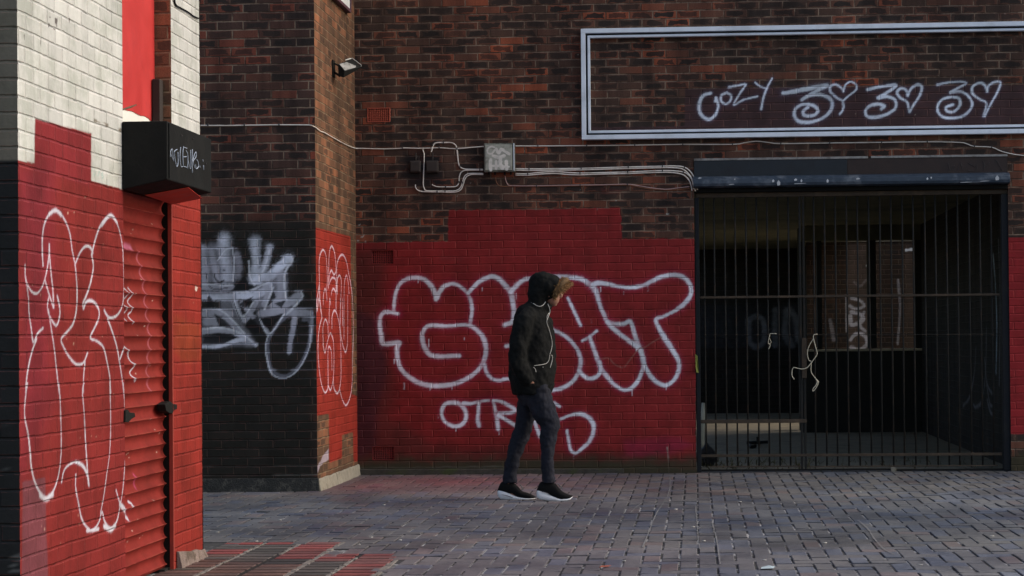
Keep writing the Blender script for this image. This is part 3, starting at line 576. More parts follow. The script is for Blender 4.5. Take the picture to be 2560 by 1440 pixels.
b = MB(); b.box(gx(2504), gx(2523), YG-.045, YG+.05, .005, ztb); b.build('post', M_pst, gate, bevel=.004)
b = MB(); b.box(gx(1742), gx(2521), YG-.03, YG+.03, ztb+.002, ztt); b.build('top_rail', M_rail, gate, bevel=.003)
xs1 = [1700+q/3.273 for q in (205, 285, 372, 460, 547, 633, 722, 808, 895)]
xs2 = [1700+q/3.273 for q in (1100, 1190, 1280, 1370, 1462)] + [2120+q/3.273 for q in (178, 270, 362, 452, 542, 635, 725, 815, 905, 998, 1090, 1180)]
xs2 = [x for x in xs2]
for x in (2001.5, 2010.5):
    b = MB(); b.box(gx(x-2.6), gx(x+2.6), YG-.018, YG+.018, .03, ztb-.002); b.build('stile', M_bar, gate, bevel=.002)
zlo = gz(1169, 1850)
for x in xs1+xs2:
    xx = gx(x) + random.uniform(-.002, .002); b = MB(); dz = random.uniform(-.002, .002)
    b.tube([(xx+dz, YG, zlo+.01), (xx, YG+.002, 1.3), (xx-dz, YG, ztb-.002)], .0085, 8); b.build('bar', M_bar, gate, sm=True)
def rail(name, x0, x1, y, hh, m, dep=.016, xm=2100):
    z = gz(y, (x0+x1)/2); b = MB(); b.box(gx(x0), gx(x1), YG-.0068-dep, YG-.0070, z-hh, z+hh); return b.build(name, m, gate, bevel=.002)
rail('rail', 1751, 2500, 740, .0105, M_rail); rail('rail', 1742, 2014, 1053, .017, M_rail, .02); rail('bottom_rail', 1746, 2500, 1137, .013, M_rail, .018)
rail('foot_rail', 1771, 1999, 1166, .006, M_rail, .010); rail('foot_rail', 2016, 2490, 1165, .006, M_rail, .010)
b = MB(); b.tube([(gx(1751), YG-.011, gz(838, 1751)), (gx(2000), YG-.012, gz(837.5, 2000)), (gx(2250), YG-.013, gz(836.5, 2250)), (gx(2500), YG-.011, gz(835, 2500))], .0030, 6); b.build('tie_wire', M_bar, gate, sm=True)
for x in xs1+xs2:
    b = MB(); c = Vector((gx(x), YG-.004, gz(837, x))); b.tube([c+Vector((0, 0, -.006)), c+Vector((0, 0, .006))], .0115, 7); b.build('wire_knot', M_rail, gate)
b = MB(); b.box(gx(1748), gx(2222), YG-.02, YG+.03, .012, gz(1172)); b.build('kick_board', M_black, gate)
b = MB(); b.box(gx(2236), gx(2510), YG-.02, YG+.03, .006, gz(1174)); b.build('kick_board', M_black, gate)
b = MB(); b.box(gx(2222), gx(2235), YG-.05, YG-.022, -.005, gz(1169)); b.build('drop_bolt', M_conc, gate, bevel=.003)
# lock plate in the middle
b = MB(); b.box(gx(2003), gx(2015), YG-.035, YG-.0185, gz(945, 2009), gz(845, 2009)); b.build('lock_plate', M_rail, gate, bevel=.003)

# shutter housing over the gate
hs = empty('shutter_housing', (onY(2130, 440, -.02).x, -.02, GZ1-.3)); tag(hs, 'dark blue metal shutter housing with chipped paint above the gate', 'shutter box')
def hz(y, x=2100): return onY(x, y, -.03).z
x0, x1 = GX0+.004, GX1-.004
xm_ = onY(2118, 420, -.02).x; b = MB(); b.box(x0, xm_-.001, -.022, .10, hz(437), GZ1-.004); b.build('fascia', M_blue, hs, bevel=.003)
b = MB(); b.box(xm_, x1, -.0205, .10, hz(437), GZ1-.004); b.build('fascia', plain('brown stained fascia', (.040, .028, .026), .8, .3, 14, dirt=(.025, .02, .02), dscale=5), hs, bevel=.003)
pr = [(-.030, hz(436.5)), (-.075, hz(440)), (-.105, hz(446)), (-.112, hz(456)), (-.105, hz(463)), (-.06, hz(466)), (.09, hz(466)), (.09, hz(437.3))]
b = MB(); n_ = len(pr); b.add([(x0-.01, y, z) for y, z in pr]+[(x1+.01, y, z) for y, z in pr], [tuple(range(n_))[::-1], tuple(range(n_, 2*n_))]+[(k, (k+1) % n_, n_+(k+1) % n_, n_+k) for k in range(n_)])
b.build('lip', M_lead, hs, bevel=.004)
b = MB(); b.box(x0, x1, -.01, .09, ztt+.003, hz(466)-.002); b.build('roller', M_black, hs)
M_chip = plain('bare flaked paint', (.55, .57, .60), .7)
for (x, y, w, h_) in ((1745, 443, 9, 4), (1835, 446, 4, 4), (1930, 448, 6, 8), (1942, 450, 9, 14), (1985, 446, 8, 6), (2001, 447, 5, 9), (2066, 447, 6, 10), (2140, 444, 10, 5), (2316, 443, 5, 7), (2326, 441, 4, 6), (2488, 438, 10, 13), (1822, 460, 14, 2), (1985, 458, 30, 1.5), (2400, 455, 30, 1.3), (2450, 452, 24, 1.5)):
    p = onY(x, y, -.115); q = onY(x+w, y+h_, -.115); m_ = (p.z+q.z)/2
    b = MB(); b.add([(p.x, -.1145, m_), ((p.x+q.x)/2, -.1145, p.z), (q.x, -.1145, m_+.003), (q.x-.003, -.1145, q.z+.004), (p.x+.005, -.1145, q.z)], [(0, 1, 2, 3, 4)]); b.build('paint_flake', M_chip, hs)
b = MB(); b.box(x0, onY(2170, 400, -.03).x, -.026, .0, GZ1-.003, GZ1+.017); b.box(onY(2178, 400, -.03).x, x1, -.026, .0, GZ1-.002, GZ1+.018); b.build('mortar_flashing', plain('grey flashing', (.30, .29, .28), .9, .4, 30, bump=.003, dirt=(.10, .09, .085), dscale=9, damt=.7), hs)
# scratched writing, right end of the fascia
M_scr = plain('scratch', (.065, .060, .060), .7)
def writing(name, crop, strokes, plane, val, r, mat, parent, off, flat=.35):
    b = MB(); ox, oy, sc = crop
    for st in strokes:
        P = [(onY if plane == 'Y' else onX)(ox+x/sc, oy+y/sc, val+off) for x, y in cr(st, 5)]
        b.tube(P, r, 6)
    o = b.build(name, mat, parent, sm=True); return o
writing('scratched_tag', (2120, 380, 3.273), [[(820, 90), (840, 150), (870, 110)], [(900, 150), (920, 90), (940, 150)], [(975, 150), (1050, 155), (1055, 95)], [(985, 90), (1040, 120)], [(1100, 70), (1130, 110), (1160, 85)], [(1120, 105), (1110, 150)], [(1210, 60), (1240, 110), (1265, 155)]], 'Y', -.022, .0016, M_scr, hs, -.001)

# ------------------------------------------------------------------ things inside the passage
M_cord = plain('cream cord', (.55, .50, .38), .8)
b = MB(); K = (1700, 780, 3.273)
def kp(pts, dy=-.05): return [onY(K[0]+x/K[2], K[1]+y/K[2], YG+dy) for x, y in cr(pts, 6)]
b.tube(kp([(1125, 182), (1095, 188), (1092, 215), (1105, 270), (1122, 340), (1100, 380), (1070, 420), (1040, 455), (1000, 467), (960, 460), (930, 455), (917, 480), (917, 520), (935, 552)]), .0042, 7)
b.tube(kp([(1090, 220), (1055, 280), (1042, 340), (1055, 395), (1072, 405), (1072, 450), (1075, 495), (1110, 545), (1130, 580), (1110, 625), (1088, 648), (1090, 625), (1112, 600), (1122, 570), (1112, 545)], -.046), .0042, 7)
b.tube(kp([(1112, 545), (1128, 562), (1138, 575)], -.043), .003, 6)
tag(b.build('cord', M_cord, None, sm=True), 'pale looped cord tied to the middle of the gate', 'cord')
b = MB(); b.tube(kp([(790, 178), (740, 178), (732, 200), (722, 250), (738, 270), (725, 305)]), .0036, 6); b.tube(kp([(732, 215), (745, 250), (720, 262)], -.046), .003, 6)
tag(b.build('cord', M_cord, None, sm=True), 'short white string knotted on the left leaf of the gate', 'string')
M_bag = plain('black plastic', (.012, .012, .014), .5, .3, 20, bump=.02)
bm = bmesh.new(); bmesh.ops.create_icosphere(bm, subdivisions=4, radius=1)
c0 = onY(1766, 1112, 1.0)
for v in bm.verts:
    p = v.co; n_ = math.sin(p.x*5+1)*math.cos(p.y*4)*.12+math.sin(p.z*9+p.x*4)*.06
    p *= 1+n_; p.z = max(p.z, -.72)
    v.co = Vector((p.x*.10*(1.15-.5*max(p.z, 0)), p.y*.11, (p.z+.72)*.125))+Vector((c0.x, 1.0, .006))
me = bpy.data.meshes.new('rubbish_bag'); bm.to_mesh(me); bm.free(); smooth(me)
tag(link('rubbish_bag', me, M_bag), 'black rubbish bag on the floor behind the left end of the gate', 'bag')
q0 = onY(1757, 1085, 1.35); b = MB(); b.tube([(q0.x-.02, 1.3, .005), (q0.x, 1.36, .42), (q0.x+.015, 1.36, .62)], [.03, .027, .024], 10)
tag(b.build('plastic_pipe', plain('cream plastic', (.45, .43, .34), .5), None, sm=True), 'pale plastic pipe standing behind the black bag', 'pipe')
b = MB(); p = onG(1868, 1108); 
b.tube([onG(1868, 1107, .03), onG(1895, 1106, .03), onG(1920, 1105, .035)], .020, 8); b.tube([onG(1872, 1113, .03), onG(1880, 1118, .02), onG(1888, 1115, .03)], .022, 8); b.tube([onG(1893, 1094, .2), onG(1894, 1106, .02)], .010, 8)
tag(b.build('broken_tool', M_bag, None, sm=True), 'dark T shaped scrap lying on the lit concrete inside the gate', 'scrap')
# weeds and leaf litter along the gate foot
b = MB()
for k in range(260):
    x = random.uniform(GX0+.05, GX1-.1) if k % 3 else random.uniform(GX0+.05, GX0+1.2); y = random.uniform(.25, 1.6); l = random.uniform(.02, .09) if k % 3 else random.uniform(.05, .16)
    a = random.uniform(0, 6.28); t = random.uniform(.1, 1.2); d = Vector((math.cos(a)*math.sin(t), math.sin(a)*math.sin(t), math.cos(t)))*l; s_ = Vector((-math.sin(a), math.cos(a), 0))*random.uniform(.002, .008); o_ = Vector((x, y, .005))
    b.add([o_-s_, o_+s_, o_+d*.6+s_*.7+Vector((0, 0, .005)), o_+d, o_+d*.6-s_*.7], [(0, 1, 2, 3, 4)])
tag(b.build('leaf_litter', plain('dead weeds', (.085, .075, .035), .9, .5, 40)), kind='stuff')
# high-visibility cloth caught on the gate post
b = MB(); b.add([onY(x, y, -.004-.012*((i*7) % 3)) for i, (x, y) in enumerate([(1738, 885), (1744, 890), (1746, 912), (1747, 932), (1741, 931), (1739, 915)])], [(0, 1, 2, 3, 4, 5)])
o = b.build('cloth_strip', plain('faded yellow cloth', (.22, .24, .05), .8)); tag(o, 'small yellow green cloth strip hanging on the gate post', 'cloth'); m_ = o.modifiers.new('s', 'SOLIDIFY'); m_.thickness = .004

# ------------------------------------------------------------------ sign frame
M_al = plain('grey painted aluminium', (.74, .80, .89), .5, .10, 9, dirt=(.35, .38, .42), dscale=3, damt=.35)
fr = empty('sign_frame', (onY(1456, 345, -.06).x, -.06, onY(1456, 345, -.06).z)); tag(fr, 'empty pale metal sign frame fixed high on the brick wall', 'sign frame')
YF = -.075
fx0 = onY(1453, 200, YF).x; fx1 = 5.2
fzt = onY(2000, 62.5, YF).z; fzb = onY(2000, 341, YF).z
s_ = 1/264.0
def frame(name, i0, i1, y0, y1, m):
    """rectangular ring between inset i0 and i1 (metres)"""
    b = MB(); a0, a1, c0, c1 = fx0, fx1, fzb, fzt
    b.box(a0+i0, a1-i0, y0, y1, c1-i1, c1-i0); b.box(a0+i0, a1-i0, y0, y1, c0+i0, c0+i1)
    b.box(a0+i0, a0+i1, y0, y1, c0+i1, c1-i1); b.box(a1-i1, a1-i0, y0, y1, c0+i1, c1-i1)
    return b.build(name, m, fr, bevel=.003)
frame('outer_frame', 0, .042, YF, -.002, M_al); frame('rebate', .0425, .062, -.028, -.003, plain('dark rebate', (.03, .03, .035), .8)); frame('inner_frame', .0625, .085, -.058, -.0035, M_al)

# ------------------------------------------------------------------ boxes and cables on the wall
M_boxm = plain('weathered grey steel', (.17, .175, .145), .6, .25, 12, dirt=(.045, .042, .035), dscale=9, damt=.8, bump=.002)
jb = empty('junction_box', (onY(1249, 440, 0).x, 0, onY(1249, 440, 0).z)); tag(jb, 'weathered steel junction box with smeared white paint on its lid', 'junction box')
p, q = onY(1210, 430, -.09), onY(1286, 357, -.09)
b = MB(); b.box(p.x, q.x, -.085, -.001, p.z, q.z); b.build('case', M_boxm, jb, bevel=.006)
b = MB(); b.box(p.x+.014, q.x-.026, -.096, -.0855, p.z+.016, q.z-.014); b.build('lid', plain('scuffed lid', (.40, .40, .34), .6, .25, 10, dirt=(.09, .085, .07), dscale=14, damt=.6, bump=.002), jb, bevel=.003)
b = MB(); b.box(q.x-.010, q.x-.002, -.090, -.0855, p.z+.01, q.z-.004); b.build('hinge_strip', M_al, jb)
M_wp = plain('smeared white paint', (.72, .68, .62), .8, .3, 16)
J = (980, 340, 7.53)
for pts, r in [([(1930, 215), (1860, 200), (1800, 250), (1810, 320), (1880, 330), (1935, 260)], .0055), ([(1960, 240), (2010, 320), (2060, 250), (2140, 300), (2210, 340)], .009), ([(1900, 370), (2000, 400), (2120, 370)], .010), ([(1860, 440), (1850, 560), (1860, 640)], .010), ([(2040, 420), (2040, 540), (2080, 600)], .012), ([(1960, 480), (1960, 620)], .008), ([(2150, 480), (2160, 620)], .010), ([(1900, 560), (2200, 580)], .007)]:
    P = [onY(J[0]+x/J[2], J[1]+y/J[2], -.0962) for x, y in cr(pts if len(pts) > 2 else [pts[0], ((pts[0][0]+pts[1][0])/2, (pts[0][1]+pts[1][1])/2), pts[1]], 14)]; b = MB()
    for i, v in enumerate(P):
        rr = r*1.55*(.7+.5*random.random()); b.add([(v.x+rr*math.cos(a), -.0964-.00003*i, v.z+rr*math.sin(a)) for a in [k*math.pi/4 for k in range(8)]], [tuple(range(8))])
    b.build('paint_smear', M_wp, jb)
for x in (1222, 1238, 1262, 1277): c = onY(x, 434, -.05); b = MB(); b.tube([c+Vector((0, 0, .016)), c-Vector((0, 0, .012))], .010, 8); b.build('gland', M_black, jb)
M_dk = plain('sooty box', (.045, .034, .030), .7, .3, 20, dirt=(.015, .014, .014))
for i, (a0, a1) in enumerate(((1024, 1051), (1064.5, 1095))):
    t = empty('isolator_box', (onY((a0+a1)/2, 431, 0).x, 0, onY(a0, 431, 0).z)); tag(t, ['small sooty isolator box, nearer the corner', 'small sooty isolator box, nearer the junction box'][i], 'switch box', 'isolator boxes on the wall')
    p, q = onY(a0, 431, -.05), onY(a1, 401, -.05); b = MB(); b.box(p.x, q.x, -.045, -.001, p.z, q.z); b.build('case', M_dk, t, bevel=.008)
    b = MB(); b.box(p.x+.01, q.x-.01, -.052, -.0455, p.z+.012, q.z-.012); b.build('cover', M_dk, t, bevel=.003)
    b = MB(); c = onY((a0+a1)/2+2, 400, -.02); b.tube([c, c+Vector((0, 0, .07))], .007, 8); b.build('gland', M_dk, t)

M_cab = plain('white plastic conduit', (.80, .73, .66), .55, .15, 12, dirt=(.44, .37, .31), dscale=5, damt=.6)
M_cabp = plain('pink cable', (.42, .27, .25), .6, .2, 10); M_cabo = plain('orange cable', (.34, .15, .08), .6, .2, 10); M_clip = plain('cable clip', (.05, .045, .045), .6)
E1 = (1000, 320, 3.368)
def cable(crop, pts, r, off, mat, label, clips=(), group='cables clipped to the brick wall', name='cable', cat='cable', dz=0.0):
    ox, oy, sc = crop; t = empty(name, tuple(onY(ox+pts[0][0]/sc, oy+pts[0][1]/sc, 0))); tag(t, label, cat, group)
    b = MB(); b.tube([onY(ox+x/sc, oy+y/sc, -off)+Vector((0, 0, dz)) for x, y in cr(pts, 7)], r, 8); b.build('sheath', mat, t, sm=True)
    for x, y in clips:
        c = onY(ox+x/sc, oy+y/sc, -off); b = MB(); b.box(c.x-.005, c.x+.005, c.y-r-.003, -.001, c.z-r-.006, c.z+r+.006); b.build('clip', M_clip, t, bevel=.001, seg=1)
    return t
cable(J, [(740, 300), (752, 260), (765, 200), (800, 145), (860, 125), (970, 125), (1100, 125), (1170, 150), (1210, 200), (1225, 280), (1240, 420), (1255, 530), (1290, 590), (1370, 622), (1500, 628), (1715, 628)], .0062, .010, M_cab, 'white cable looping over the main run and down into the junction box', [(765, 175), (970, 125), (1225, 235), (1280, 580), (1655, 632)])
cable(J, [(750, 915), (800, 940), (860, 955), (1000, 958), (1170, 955), (1230, 930), (1260, 870), (1265, 780), (1290, 700), (1340, 658), (1420, 644), (1650, 643), (1715, 643)], .0055, .010, M_cab, 'shorter white cable curving up from below the right isolator box', [(1012, 958), (1262, 870)])
cable(J, [(440, 915), (445, 970), (480, 1015), (540, 1040), (650, 1050), (900, 1055), (1150, 1060), (1250, 1040), (1310, 990), (1345, 900), (1365, 830), (1405, 765), (1480, 730), (1560, 724), (1720, 724)], .0055, .010, M_cab, 'lowest white cable of the bundle left of the junction box', [(850, 1052), (1332, 880)])
cable(J, [(580, 255), (600, 320), (605, 390), (600, 600), (590, 800), (590, 930), (610, 990), (650, 1028), (900, 1035), (1150, 1035), (1235, 1015), (1290, 965), (1325, 880), (1345, 800), (1385, 738), (1470, 706), (1720, 706)], .0055, .0105, M_cab, 'white cable dropping between the isolator boxes then rising to the junction box', [(1000, 1035)])
for dz_, k in ((0, 0), (-.0145, 1)):
    cable(E1, [(970, 343), (1100, 345), (1300, 343), (1500, 341), (1700, 335), (1900, 329), (2200, 322), (2300, 320), (2380, 326), (2430, 352), (2465, 395), (2485, 440), (2500, 500), (2505, 522)] if k == 0 else [(970, 343), (1100, 345), (1300, 343), (1500, 341), (1700, 335), (1900, 329), (2200, 322), (2300, 322), (2370, 330), (2415, 358), (2450, 402), (2470, 450), (2482, 500), (2488, 520)],
          .0060, .010, M_cab, ['topmost white cable running from the junction box to the shutter housing', 'second white cable from the top between junction box and shutter housing'][k], [(1087, 345), (1526, 340), (1922, 328), (2210, 322), (2395, 333)] if k == 0 else [], dz=dz_)
    cable(E1, [(970, 385), (1080, 385), (1180, 374), (1300, 368), (1400, 374), (1510, 380), (1700, 376), (1915, 371), (2200, 359), (2300, 361), (2380, 370), (2425, 392), (2455, 430), (2470, 480), (2473, 516)] if k == 0 else [(970, 385), (1080, 385), (1180, 376), (1300, 371), (1400, 378), (1510, 382), (1700, 376), (1915, 371), (2200, 361), (2300, 364), (2370, 376), (2410, 400), (2440, 440), (2455, 490), (2458, 516)],
          .0060, .010, M_cab, ['third white cable from the top, with a slight wave after the junction box', 'fourth white cable from the top, lowest of the thick run to the housing'][k], [(1076, 386), (1516, 382), (1918, 372), (2210, 360), (2386, 372)] if k == 0 else [], dz=dz_)
cable(E1, [(885, 405), (890, 440), (905, 470), (930, 485), (1100, 488), (1300, 484), (1517, 481), (1700, 479), (1915, 474), (2000, 486), (2100, 502), (2180, 512), (2250, 516), (2340, 505), (2440, 494)], .0048, .008, M_cabp, 'thin pink cable sagging below the thick white run', [(1150, 487), (1517, 481), (1915, 474)])
cable(E1, [(805, 415), (812, 455), (830, 480), (860, 491), (950, 490), (1100, 492), (1300, 489), (1517, 486), (1900, 480), (2050, 505), (2250, 522), (2440, 510)], .0032, .0055, M_cabo, 'thinnest orange cable under the junction box beside the pink one')
# long thin run
tr = empty('cable_run', (onY(497, 314, YP).x, YP, 0)); tag(tr, 'long thin white cable crossing the pier and the whole facade', 'cable', 'cables clipped to the brick wall')
I1 = (490, 0, 3.0)
P = [onY(400, 313, YP-.008), onY(497, 313.5, YP-.008), onY(560, 314, YP-.008), onY(700, 312, YP-.008), onY(768, 312.5, YP-.009), onY(775, 313, YP-.012)]
P += [onX(I1[0]+x/I1[2], I1[1]+y/I1[2], XP+.008) for x, y in cr([(872, 943), (900, 958), (935, 985), (965, 995), (1010, 1022), (1060, 1050), (1110, 1078), (1168, 1104)], 4)]
P += [onY(x, y, -.008) for x, y in cr([(889, 371), (920, 371.5), (960, 372.5), (1000, 371), (1010, 370), (1050, 371), (1100, 369.5), (1140, 372), (1205, 366.5), (1290, 365), (1345, 365), (1470, 364), (1580, 363), (1700, 361), (1831, 361), (1860, 357), (1891, 353), (1920, 356), (1952, 359), (2070, 357.5), (2204, 356), (2318, 354.5), (2399, 356), (2418, 360), (2436, 366), (2479, 368), (2506, 379), (2560, 389), (2700, 396), (2900, 392), (3100, 396), (3290, 390)], 3)]
b = MB(); b.tube(P, .0050, 7); b.build('sheath', M_cab, tr, sm=True)
for x, y in ((1006, 370), (1098, 369), (1345, 365), (1467, 364), (1587, 363), (1707, 361), (1831, 361), (1952, 359), (2074, 357), (2204, 356), (2318, 354), (2436, 366), (2479, 368)):
    c = onY(x, y, -.008); b = MB(); b.box(c.x-.005, c.x+.005, -.017, -.001, c.z-.008, c.z+.014); b.build('clip', M_clip, tr)
for x in (520, 611, 698): c = onY(x, 312.5, YP-.008); b = MB(); b.box(c.x-.005, c.x+.005, YP-.017, YP-.001, c.z-.008, c.z+.014); b.build('clip', M_clip, tr)

# ------------------------------------------------------------------ floodlight and white board on the pier side
fl_ = empty('floodlight', tuple(onX(830, 172, XP))); tag(fl_, 'small black floodlight tilted on the lit side of the pier', 'floodlight')
M_flb = plain('black cast metal', (.012, .012, .011), .7, .3, 30, spec=.12); M_gl = plain('pale reflecting lamp glass', (.30, .29, .27), .3, .35, 30, dirt=(.09, .085, .075), dscale=20, damt=.7); M_glr = plain('bright reflector rim', (.75, .75, .70), .4)  # reflection put into the pale colour of the lamp glass
L1 = (820, 120, 14.4); c0 = onX(832, 172, XP); Yn = c0.y-.05; Yf = c0.y+.10
def lp(x, y, Y): return onY(L1[0]+x/L1[2], L1[1]+y/L1[2], Y)
b = MB(); b.hexa([lp(350, 590, Yn), lp(590, 850, Yn), lp(1205, 680, Yf), lp(860, 370, Yf), lp(370, 1000, Yn+.01), lp(560, 1075, Yn+.01), lp(1160, 740, Yf), lp(880, 500, Yf+.02)])
b.v = [tuple(v) for v in b.v]; b.build('housing', M_flb, fl_, bevel=.004)
nrm = (lp(590, 850, Yn)-lp(350, 590, Yn)).cross(lp(860, 370, Yf)-lp(350, 590, Yn)).normalized(); nrm = nrm if nrm.y < 0 else -nrm
G = [lp(400, 590, Yn), lp(600, 820, Yn), lp(1130, 670, Yf), lp(850, 460, Yf)]; G = [Vector(g_)+nrm*.0035 for g_ in G]
b = MB(); b.hexa(G+[Vector(g_)+nrm*.002 for g_ in G]); b.build('glass', M_gl, fl_)
b = MB(); b.tube([lp(870, 375, Yf)+nrm*.004, lp(1190, 620, Yf)+nrm*.004, lp(1180, 680, Yf)+nrm*.004], .0022, 6); b.tube([lp(620, 440, (Yn+Yf)/2+.02)+nrm*.003, lp(830, 385, Yf)+nrm*.004], .0045, 6); b.build('rim', M_glr, fl_)
b = MB(); b.box(XP+.001, XP+.012, c0.y-.05, c0.y+.05, c0.z-.075, c0.z+.075); b.build('bracket', M_flb, fl_, bevel=.003)
b = MB(); b.tube([(XP+.012, c0.y, c0.z-.03), (XP+.05, c0.y, c0.z-.055), lp(420, 1010, Yn+.02)], .010, 8); b.tube([(XP+.012, c0.y, c0.z+.05), (XP+.05, c0.y, c0.z+.03), lp(380, 640, Yn+.02)], .008, 8); b.build('arm', M_flb, fl_)
wb = empty('white_board', tuple(onX(870, 20, XP))); tag(wb, 'white board fixed at the top of the pier side, cut by the frame edge', 'board')
p0 = onX(843, 0, XP+.03); p1 = onX(873.5, 24, XP+.03); zb_ = p1.z
b = MB(); b.box(XP+.002, XP+.035, p0.y-.6, p1.y, zb_, zb_+1.2); b.build('panel', plain('white board', (.72, .74, .72), .5, .06), wb, bevel=.004)
b = MB(); b.box(XP+.001, XP+.045, p0.y-.6, p1.y+.02, zb_-.03, zb_-.002); b.box(XP+.001, XP+.045, p1.y+.002, p1.y+.03, zb_-.001, zb_+1.2); b.build('trim', plain('dark purple trim', (.10, .045, .06), .6), wb)
# ------------------------------------------------------------------ painted corner building, left
lb = empty('painted_building', (-2.956, -9.0, 0)); tag(lb, 'white over red painted brick building with a red roller shutter, left edge', 'building')
XF = -2.956
Yn_ = onX(46, 700, XF).y; Yf_ = onX(504, 700, XF).y
dY0 = onX(310, 800, XF).y; dY1 = onX(432, 800, XF).y
ZT = 3.6
cl = Canvas(lin(Yn_, Yf_, .0085, dY0, dY1), lin(0, ZT, .0065), 'X', XF)
WHT = (.54, .54, .51)
cl.over(np.ones(cl.U.shape)*.985, WHT)
cl.poly([(20, 398), (46, 400), (86, 409), (88, 297), (228, 334), (228, 452), (303, 473), (330, 480), (430, 480), (440, 478), (520, 480), (540, 1500), (20, 1500)], REDL, 1.0, 1.6, wob=1.1, ws=.03)
cl.poly([(50, 410), (130, 420), (135, 1000), (60, 1190), (40, 1190)], (.165, .016, .032), .5, 70, wob=20, ws=.3)
cl.poly([(88, 297), (228, 334), (228, 470), (88, 420)], (.21, .020, .028), .5, 10)
cl.poly([(432, 470), (520, 470), (520, 1500), (432, 1500)], (.245, .024, .016), .85, 8)
cl.poly([(436, 790), (470, 800), (503, 812), (503, 900), (460, 905), (436, 885)], (.22, .050, .014), .45, 26, wob=10, ws=.1)
cl.poly([(56, 1205), (113, 1192), (115, 1300), (121, 1450), (55, 1450)], (.145, .052, .068), .7, 3)
cl.poly([(488, 714), (494, 718), (491, 728), (487, 726)], (.7, .6, .55), .8, 2)
E_ = (0, 480, 2.88); F_ = (0, 960, 3.0); g = .0064; PK = (.26, .018, .06); WL = (.54, .53, .60)
Lst = [(E_, [(310, 530), (305, 440), (305, 330), (320, 230), (355, 160), (400, 130), (440, 160), (480, 230), (505, 310), (520, 420), (540, 520), (550, 620), (555, 720), (550, 850), (525, 950), (480, 1010), (440, 1060), (460, 1120), (500, 1190), (550, 1240), (600, 1230), (630, 1160)]),
       (E_, [(545, 510), (580, 430), (620, 390), (652, 402), (668, 440)]), (E_, [(660, 450), (690, 330), (730, 230), (795, 168), (840, 220), (870, 320), (885, 430), (890, 560), (893, 700), (880, 820), (840, 890), (790, 905), (765, 880), (750, 850)]),
       (E_, [(660, 450), (672, 540), (650, 660), (620, 750), (598, 800), (602, 838), (615, 800), (640, 782), (680, 795), (712, 850), (710, 910), (680, 980), (650, 1050), (700, 1075), (745, 1120), (770, 1220), (790, 1330), (797, 1445)]),
       (E_, [(775, 915), (810, 1010), (840, 1110), (860, 1220), (880, 1350), (890, 1445)]), (E_, [(865, 1200), (905, 1100), (925, 1150)]),
       (E_, [(180, 530), (185, 620), (215, 700), (260, 732), (300, 690), (330, 600), (350, 480), (355, 380)]), (E_, [(355, 380), (360, 500), (372, 620), (380, 700), (388, 830)]), (E_, [(325, 640), (355, 740), (385, 830)]),
       (E_, [(185, 620), (205, 760), (210, 880), (225, 980), (240, 1080), (270, 1020), (310, 980)]), (E_, [(262, 1060), (230, 1150), (205, 1260), (190, 1360), (185, 1445)]), (E_, [(350, 760), (342, 830), (360, 900), (405, 960), (430, 890), (428, 820), (412, 750)]), (E_, [(350, 850), (370, 990), (390, 1120), (405, 1260), (425, 1445)]), (E_, [(612, 1225), (602, 1330), (600, 1445)]),
       (F_, [(205, -5), (190, 110), (185, 240), (210, 370), (225, 500), (235, 620), (260, 730), (300, 815), (340, 860), (390, 820), (430, 720), (452, 600), (460, 450), (457, 300), (450, 100), (440, -5)]), (F_, [(630, -5), (618, 60), (630, 200), (640, 400), (650, 560), (660, 700), (668, 765)]), (F_, [(462, 735), (480, 650), (520, 605), (570, 585), (620, 612), (655, 680)]),
       (F_, [(568, 680), (568, 780), (590, 900), (610, 1000), (640, 1060), (690, 1098), (740, 1040), (765, 960), (785, 1030), (830, 1085), (875, 1030), (900, 920), (920, 800), (930, 690), (940, 560), (945, 450), (940, 300), (935, 150), (925, -5)]), (F_, [(755, 965), (780, 830), (800, 680), (822, 520), (830, 300), (825, -5)]), (F_, [(870, 795), (900, 890), (940, 950)])]
for cp, pts in Lst: cl.stroke(cp, pts, g, WL, PK, hal=.38, soft=.5, n=6)
cl.stroke(F_, [(570, 585), (620, 612), (655, 680), (665, 750)], g*1.5, WL); cl.stroke(F_, [(300, 830), (345, 862), (395, 825)], g*2.2, WL); cl.stroke(F_, [(650, 1100), (690, 1100), (740, 1085)], g*1.4, WL); cl.stroke(F_, [(780, 1065), (830, 1090), (865, 1060)], g*2, WL); cl.stroke(E_, [(355, 160), (400, 132), (440, 165)], g*1.5, WL); cl.stroke(E_, [(730, 240), (795, 168), (845, 225)], g*1.5, WL)
cl.stroke(F_, [(900, 900), (940, 950), (975, 1005)], g*2.6, WL)
for pts in [[(228, 432), (232, 422), (236, 440), (240, 426)], [(243, 425), (244, 440), (249, 428), (250, 441)], [(258, 430), (254, 436), (259, 442), (254, 446)]]: cl.stroke((0, 0, 1), pts, .0022, (.20, .42, .38), alpha=.8)
for (x, y, w, h_) in ((124, 40, 3, 6), (137, 44, 7, 18), (120, 58, 4, 12), (133, 70, 6, 5), (172, 45, 3, 12), (141, 62, 3, 6), (60, 85, 2, 14), (101, 92, 2, 25)):
    cl.poly([(x, y), (x+w, y+2), (x+w-1, y+h_), (x, y+h_-3)], (.05, .03, .03), .85, 1.5, wob=1.2, ws=.02)
for (x, y) in ((238, 301), (267, 312), (299, 324)): cl.poly([(x-4, y-4), (x+4, y-3), (x+5, y+5), (x-3, y+4)], (.14, .11, .07), .8, 3, wob=1.5, ws=.02)
cl.stroke((0, 0, 1), [(240, 303), (265, 309)], .0022, (.16, .12, .08), alpha=.7)
